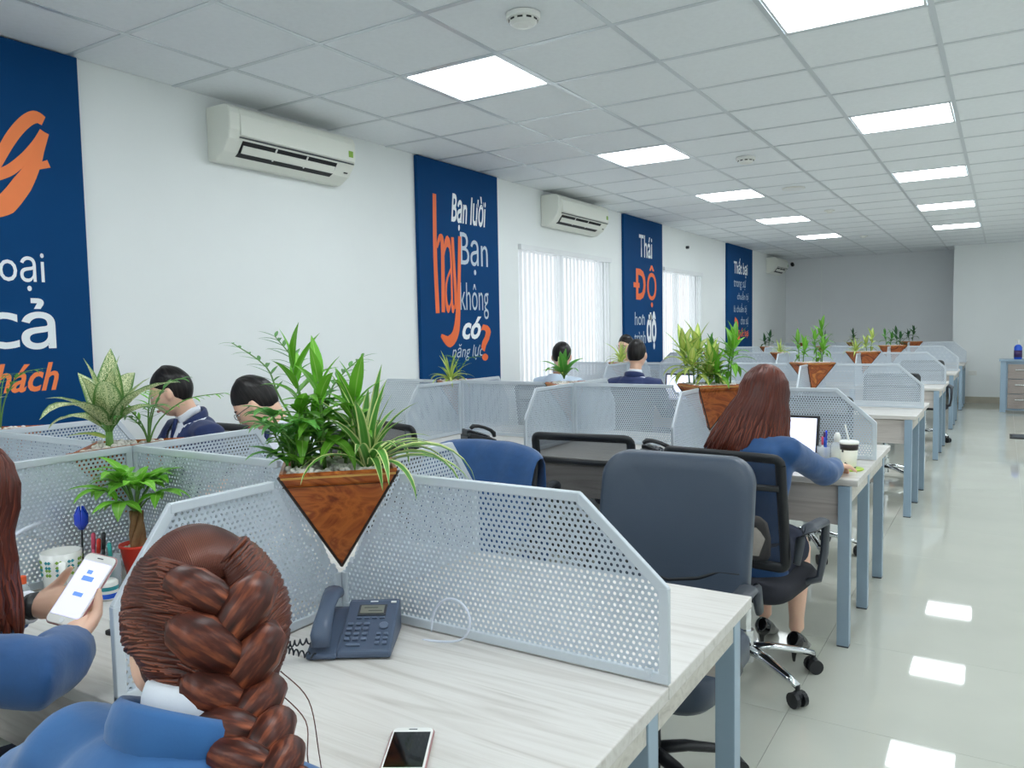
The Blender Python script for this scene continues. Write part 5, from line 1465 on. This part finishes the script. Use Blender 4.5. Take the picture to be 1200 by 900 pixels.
# ---------------- woman with the braid, front desk, seen from behind
TW = .12
t, X1, A1, tr1 = person('person', 'woman in a blue suit seen from behind, auburn hair in a thick braid', (-.80, .36, 0), 0, None, female=True, lean=.34, twist=TW, head=(.98, .46, -.04), scale=.97, seat=.455, voxel=.007, head_at=at(243, 712, d=.92), head_off=(0, 0, -.075), shz=.44, sw=.165,
    arms={'R': ((.25, .20, .68), (.08, .36, .70)), 'L': ((-.42, .12, .80), (-.32, .34, .80))}, jacket='suit_bright', vcut=False,
    hands={'R': dict(d=(-.6, .8, 0), nrm=(0, 0, -1), side=1, curl=.4), 'L': dict(d=(.6, .8, 0), nrm=(0, 0, -1), side=-1, curl=.4)}, skirt='skirt')
hm = MB(); rnd = random.Random(77)
# scalp cover
nu, nv = 48, 30; vs = []; fs = []; uv = []
for j in range(nv + 1):
    v = -PI / 2 + PI * j / nv
    for i in range(nu):
        u = 2 * PI * i / nu; p = head_pt(u, v * .999); c = math.cos(u)
        line = .065 * max(0, c) ** .7 + (-.02 if c > 0 else -.02 - .075 * min(1, -c * 1.4)) * (1 - max(0, c) ** .7)
        k = 1 / (1 + math.exp(-max(-30, min(30, (p.z - line) / .006))))
        vs.append(X1 @ (p + p.normalized() * (-.012 + .022 * k)))
for j in range(nv):
    for i in range(nu):
        fs.append((j * nu + i, j * nu + (i + 1) % nu, (j + 1) * nu + (i + 1) % nu, (j + 1) * nu + i))
        uv.append(((j / nv, i / nu), (j / nv, (i + 1) / nu), ((j + 1) / nv, (i + 1) / nu), ((j + 1) / nv, i / nu)))
hm.add(vs, fs, uv)
# swept locks from the hairline to the plait line on the back of the head
def plait(s):
    """head-local plait line: s 0 at the crown, 1 at the nape, then down the back"""
    if s <= 1:
        a = .62 - s * 1.25
        p = head_pt(PI - .05, a); return p + p.normalized() * .009
    q = plait(1.); e = s - 1
    return q + Vector((.008 * e, -.085 * e, -.09 * e))
for side in (-1, 1):
    for k in range(120):
        f = k / 119
        u0 = side * (.25 + 2.1 * f); v0 = .95 - 1.15 * f - .12 * rnd.random() if f < .75 else .95 - 1.15 * .75 - .55 * (f - .75) / .25
        s_end = max(0., min(1.0, .12 + .8 * f + rnd.uniform(-.08, .08)))
        a1 = .62 - s_end * 1.25; u1 = side * (PI - .16)
        pts = []
        for q in range(11):
            w_ = q / 10; u = u0 + (u1 - u0) * w_; v = v0 + (a1 - v0) * w_ + .22 * math.sin(PI * w_) * (1 - f)
            h = .010 + .007 * math.sin(PI * w_) + .003 * rnd.random() * (1 if 0 < q < 10 else 0) + (.008 if q > 7 else 0)
            pts.append(surf(X1, u, v, h))
        lock(hm, pts, .0105, 7, .42)
# top locks running back over the crown
for k in range(44):
    f = k / 43 - .5; pts = []
    for q in range(9):
        w_ = q / 8; ang = .75 + w_ * 1.95; lat = f * 1.7 * (1 - .45 * w_)
        d = Vector((math.sin(lat), math.cos(lat) * math.cos(ang), math.cos(lat) * math.sin(ang)))
        v = math.asin(max(-1, min(1, d.z))); u = math.atan2(d.x, d.y); pts.append(surf(X1, u, v, .013 + .006 * math.sin(PI * w_)))
    lock(hm, pts, .0095, 7, .42)
obj('hair', hm, 'hair_auburn', t, smooth=True)
bd = MB(); n = 17
for k in range(n):
    s0 = .0 + k * .185 if k < 7 else 1.32 + (k - 7) * .165
    side = 1 if k % 2 else -1; big = max(.5, 1.08 - .042 * k) * (.8 if k == 0 else .92 if k == 1 else 1)
    c0, c1, c2 = plait(max(0, s0)), plait(s0 + .16), plait(s0 + .42)
    P = []
    out = .040 * big
    for w_, sx, dep in ((0, 1.25, -.006), (.2, 1.15, .006), (.45, .78, .012), (.7, .32, .012), (.9, -.1, .006), (1.05, -.4, -.006)):
        c = c0 * (1 - w_) ** 2 + c1 * 2 * w_ * (1 - w_) + c2 * w_ ** 2
        P.append(X1 @ (c + Vector((side * out * sx, -dep * big, 0))))
    rr = .0245 * big
    bd.loft(P, [(rr * .45, rr * .4), (rr * .9, rr * .75), (rr * 1.12, rr * .9), (rr * 1.05, rr * .85), (rr * .8, rr * .65), (rr * .3, rr * .3)], 16, ref=X1.to_3x3() @ Vector((0, -1, 0)))
obj('braid', bd, 'hair_auburn', t, smooth=True)
for k, pts in enumerate((((-.075, -.03, -.03), (-.085, -.02, -.08), (-.083, -.01, -.14), (-.088, 0, -.20)), ((.06, -.07, -.06), (.085, -.07, -.10), (.09, -.05, -.16), (.085, -.06, -.2)), ((.05, -.08, -.08), (.07, -.1, -.12), (.062, -.11, -.16), (.07, -.1, -.2)))):
    obj('loose_strand', B().loft([X1 @ q for q in catmull([Vector(p) for p in pts])], [.0007] * 19, 5), 'hair_auburn', t, smooth=True)

# ---------------- woman holding a smartphone, left edge
L2 = Vector((-1.735, .45, 0))
phc = at(98, 692, d=1.585); ptop = at(119, 661, d=1.62); pbot = at(78, 726, d=1.55)
uu = (ptop - pbot).normalized(); face = Vector((-1.67, .66, 1.16))
nn = ((CAM - phc).normalized() * .55 + (face - phc).normalized() * .6); nn = (nn - uu * nn.dot(uu)).normalized(); ww = uu.cross(nn)
PM = Matrix((ww, uu, nn)).transposed().to_4x4(); PM.translation = phc
wrR = at(86, 752, d=1.50) - L2; elR = at(52, 792, d=1.335) - L2
wrL = at(40, 710, d=1.66) - L2; elL = at(-70, 735, d=1.70) - L2
t, X2, A2, tr2 = person('person', 'woman in a blue suit with long brown hair holding a white smartphone', L2, 0, None, female=True, lean=.34, twist=-.15, head=(-.1, .35, 0), scale=1.0, seat=.395, voxel=.008, hand_voxel=.0032,
    arms={'R': (elR, wrR), 'L': (elL, wrL)}, jacket='suit', skirt='skirt',
    hands={'R': dict(d=(phc - uu * .035 - nn * .024) - (wrR + L2), nrm=nn, side=-1, curl=.16, thumb=(.55, .75), scale=.93),
           'L': dict(d=(phc + ww * -.005 + uu * .0 - nn * .034) - (wrL + L2), nrm=nn, side=1, curl=.07, thumb=(.6, .35), scale=.93)})
rnd = random.Random(5); hm = MB()
def long_hair(hm, X, rnd, n, drop, flare, r=.013, shift=Vector((0, 0, 0))):
    """locks parted on the crown, over the skull, falling straight to the shoulders and back"""
    for k in range(n):
        f = (k + rnd.random() * .6) / n * 2 - 1; side = 1 if f > 0 else -1; a = abs(f)
        u_end = side * (.75 + a * (PI - .75)) if a > .02 else PI      # where round the head it falls; a=1 is the back
        pts = []
        for q in range(6):
            w_ = q / 5; v = 1.45 - w_ * (1.45 + .15); pts.append(surf(X, u_end, v, .012 + .01 * w_ + .004 * rnd.random()))
        p = pts[-1]; dr = drop * rnd.uniform(.82, 1.04)
        outw = (p - X.translation); outw.z = 0; outw.normalize()
        for q in range(1, 8):
            w_ = q / 7
            pts.append(p + Vector((0, 0, -dr * w_)) + outw * flare * (w_ ** .8) + shift * w_ + Vector((rnd.uniform(-.004, .004), rnd.uniform(-.004, .004), 0)))
        lock(hm, pts, r * rnd.uniform(.8, 1.2), 7, .6)
long_hair(hm, X2, rnd, 90, .22, .012)
obj('hair', hm, 'hair_brown', t, smooth=True); hair_cap(X2, 'hair_brown', t, .06, -.08, -.03, .010, 'scalp_hair')
dd = (A2['L'][3] - A2['L'][2]).normalized(); w0 = A2['L'][3] - dd * .0
obj('bracelet', B().loft([w0 + dd * -.006, w0 + dd * .012], [(.032, .028), (.031, .027)], 18), 'black_plastic', t, smooth=True)
for k in range(3): q = A2['R'][2] + (A2['R'][3] - A2['R'][2]) * (.66 + .07 * k); obj('sleeve_button', B().ell(q + (CAM - (q + L2)).normalized() * .048 + Vector((.012, 0, -.01)), (.006, .006, .006), None, 10, 6), 'black_plastic', t, smooth=True)
smartphone('smartphone', 'white smartphone with a lit lilac screen held in two hands', PM, .150, .074, .008, 'ceramic', 'screen_phone', ((0, .022, .026, .01), (-.004, .036, .012, .008), (0, -.012, .022, .008)))

# ---------------- two men on the far side of the first row
def man(label, loc, rz, head, jacket, shirt, arms=None, lean=.25, scale=1.05, tie='tie', twist=0., vcut=True, hair=(.06, -.07, .0, .014), seed=1, head_off=(0, 0, 0)):
    arms = arms or {'R': ((.235, .16, .74), (.10, .38, .80)), 'L': ((-.235, .16, .74), (-.10, .38, .80))}
    t, X, A, tr = person('person', label, loc, rz, None, lean=lean, twist=twist, head=head, scale=scale, arms=arms, jacket=jacket, shirt=shirt, tie=tie, vcut=vcut, seat=.45, voxel=.007,
        hands={'R': dict(d=(-.5, .8, 0), nrm=(0, 0, -1), side=1, curl=.35), 'L': dict(d=(.5, .8, 0), nrm=(0, 0, -1), side=-1, curl=.35)}, head_off=head_off)
    hair_cap(X, 'hair_black', t, *hair, seed=seed)
    return t, X, A, tr
man('man in a navy suit and dark tie by the wall, looking down', (-3.33, 2.46, 0), PI, (-.62, .32, .05), 'suit_navy', 'shirt', lean=.2, twist=-.25, seed=3, scale=1.0, head_off=(0, 0, -.03))
t, X4, A4, tr4 = man('man with glasses in a white shirt and blue tie, head bent', (-2.67, 2.50, 0), PI, (-.72, .62, .0), None, 'shirt', lean=.30, twist=-.25, hair=(.05, -.06, .004, .018), seed=8, scale=.99, head_off=(0, 0, -.025))
gl = MB()
for s in (-1, 1):
    ring_ = [X4 @ Vector((s * .033 + .021 * math.cos(a) , .096 - .25 * abs(.021 * math.cos(a) + .033) * .4, .0 + .015 * math.sin(a))) for a in [2 * PI * k / 16 for k in range(17)]]
    gl.loft(ring_, [.0016] * 17, 6, cap=False); gl.loft([X4 @ Vector((s * .056, .088, .004)), X4 @ Vector((s * .074, .05, .004)), X4 @ Vector((s * .080, -.005, .002))], [.0016] * 3, 6)
gl.loft([X4 @ Vector((-.012, .098, .003)), X4 @ Vector((0, .100, .006)), X4 @ Vector((.012, .098, .003))], [.0016] * 3, 6)
obj('glasses', gl, 'charcoal', t, smooth=True)

# ---------------- long-haired woman at the second row
t, X5, A5, tr5 = person('person', 'woman in a blue suit with long reddish brown hair at the laptop', (-.865, 3.15, 0), 0, None, female=True, lean=.20, twist=-.12, head=(-.15, .28, .04), scale=.94, seat=.44, voxel=.008, vcut=False,
    arms={'R': ((.235, .33, .80), (.245, .53, .80)), 'L': ((-.24, .30, .76), (-.06, .52, .80))}, jacket='suit', skirt='skirt', skin='skin',
    hands={'R': dict(d=(.0, .9, -.1), nrm=(0, 0, -1), side=1, curl=.5), 'L': dict(d=(.4, .8, 0), nrm=(0, 0, -1), side=-1, curl=.4)}, feet={'R': (.14, .26), 'L': (-.02, .36)})
hm = MB(); long_hair(hm, X5, random.Random(15), 170, .25, .07, .0135, shift=Vector((-.07, -.02, 0)))
obj('hair', hm, 'hair_brown', t, smooth=True); hair_cap(X5, 'hair_brown', t, .06, -.09, -.05, .012, 'scalp_hair')

# ---------------- people at the third row
man('man in a navy suit seen from behind at the third row laptop', (-2.55, 5.92, 0), 0, (.05, .05, 0), 'suit_navy', 'shirt', lean=.12, seed=13, hair=(.06, -.055, .0, .013), tie=None, vcut=False, scale=1.0)
man('man in a pale blue shirt seen from behind, head bowed, near the window', (-3.27, 5.88, 0), 0, (.35, .45, 0), None, 'shirt_blue', lean=.25, seed=17, tie=None, hair=(.05, -.075, -.01, .017), scale=1.02)
man('man in a pale grey shirt facing the desks, half hidden by a pale plant', (-3.46, 7.95, 0), PI, (-.2, .1, 0), None, 'shirt_grey', lean=.1, seed=19, tie=None, scale=1.03)

bpy.data.scenes.remove(WORK)
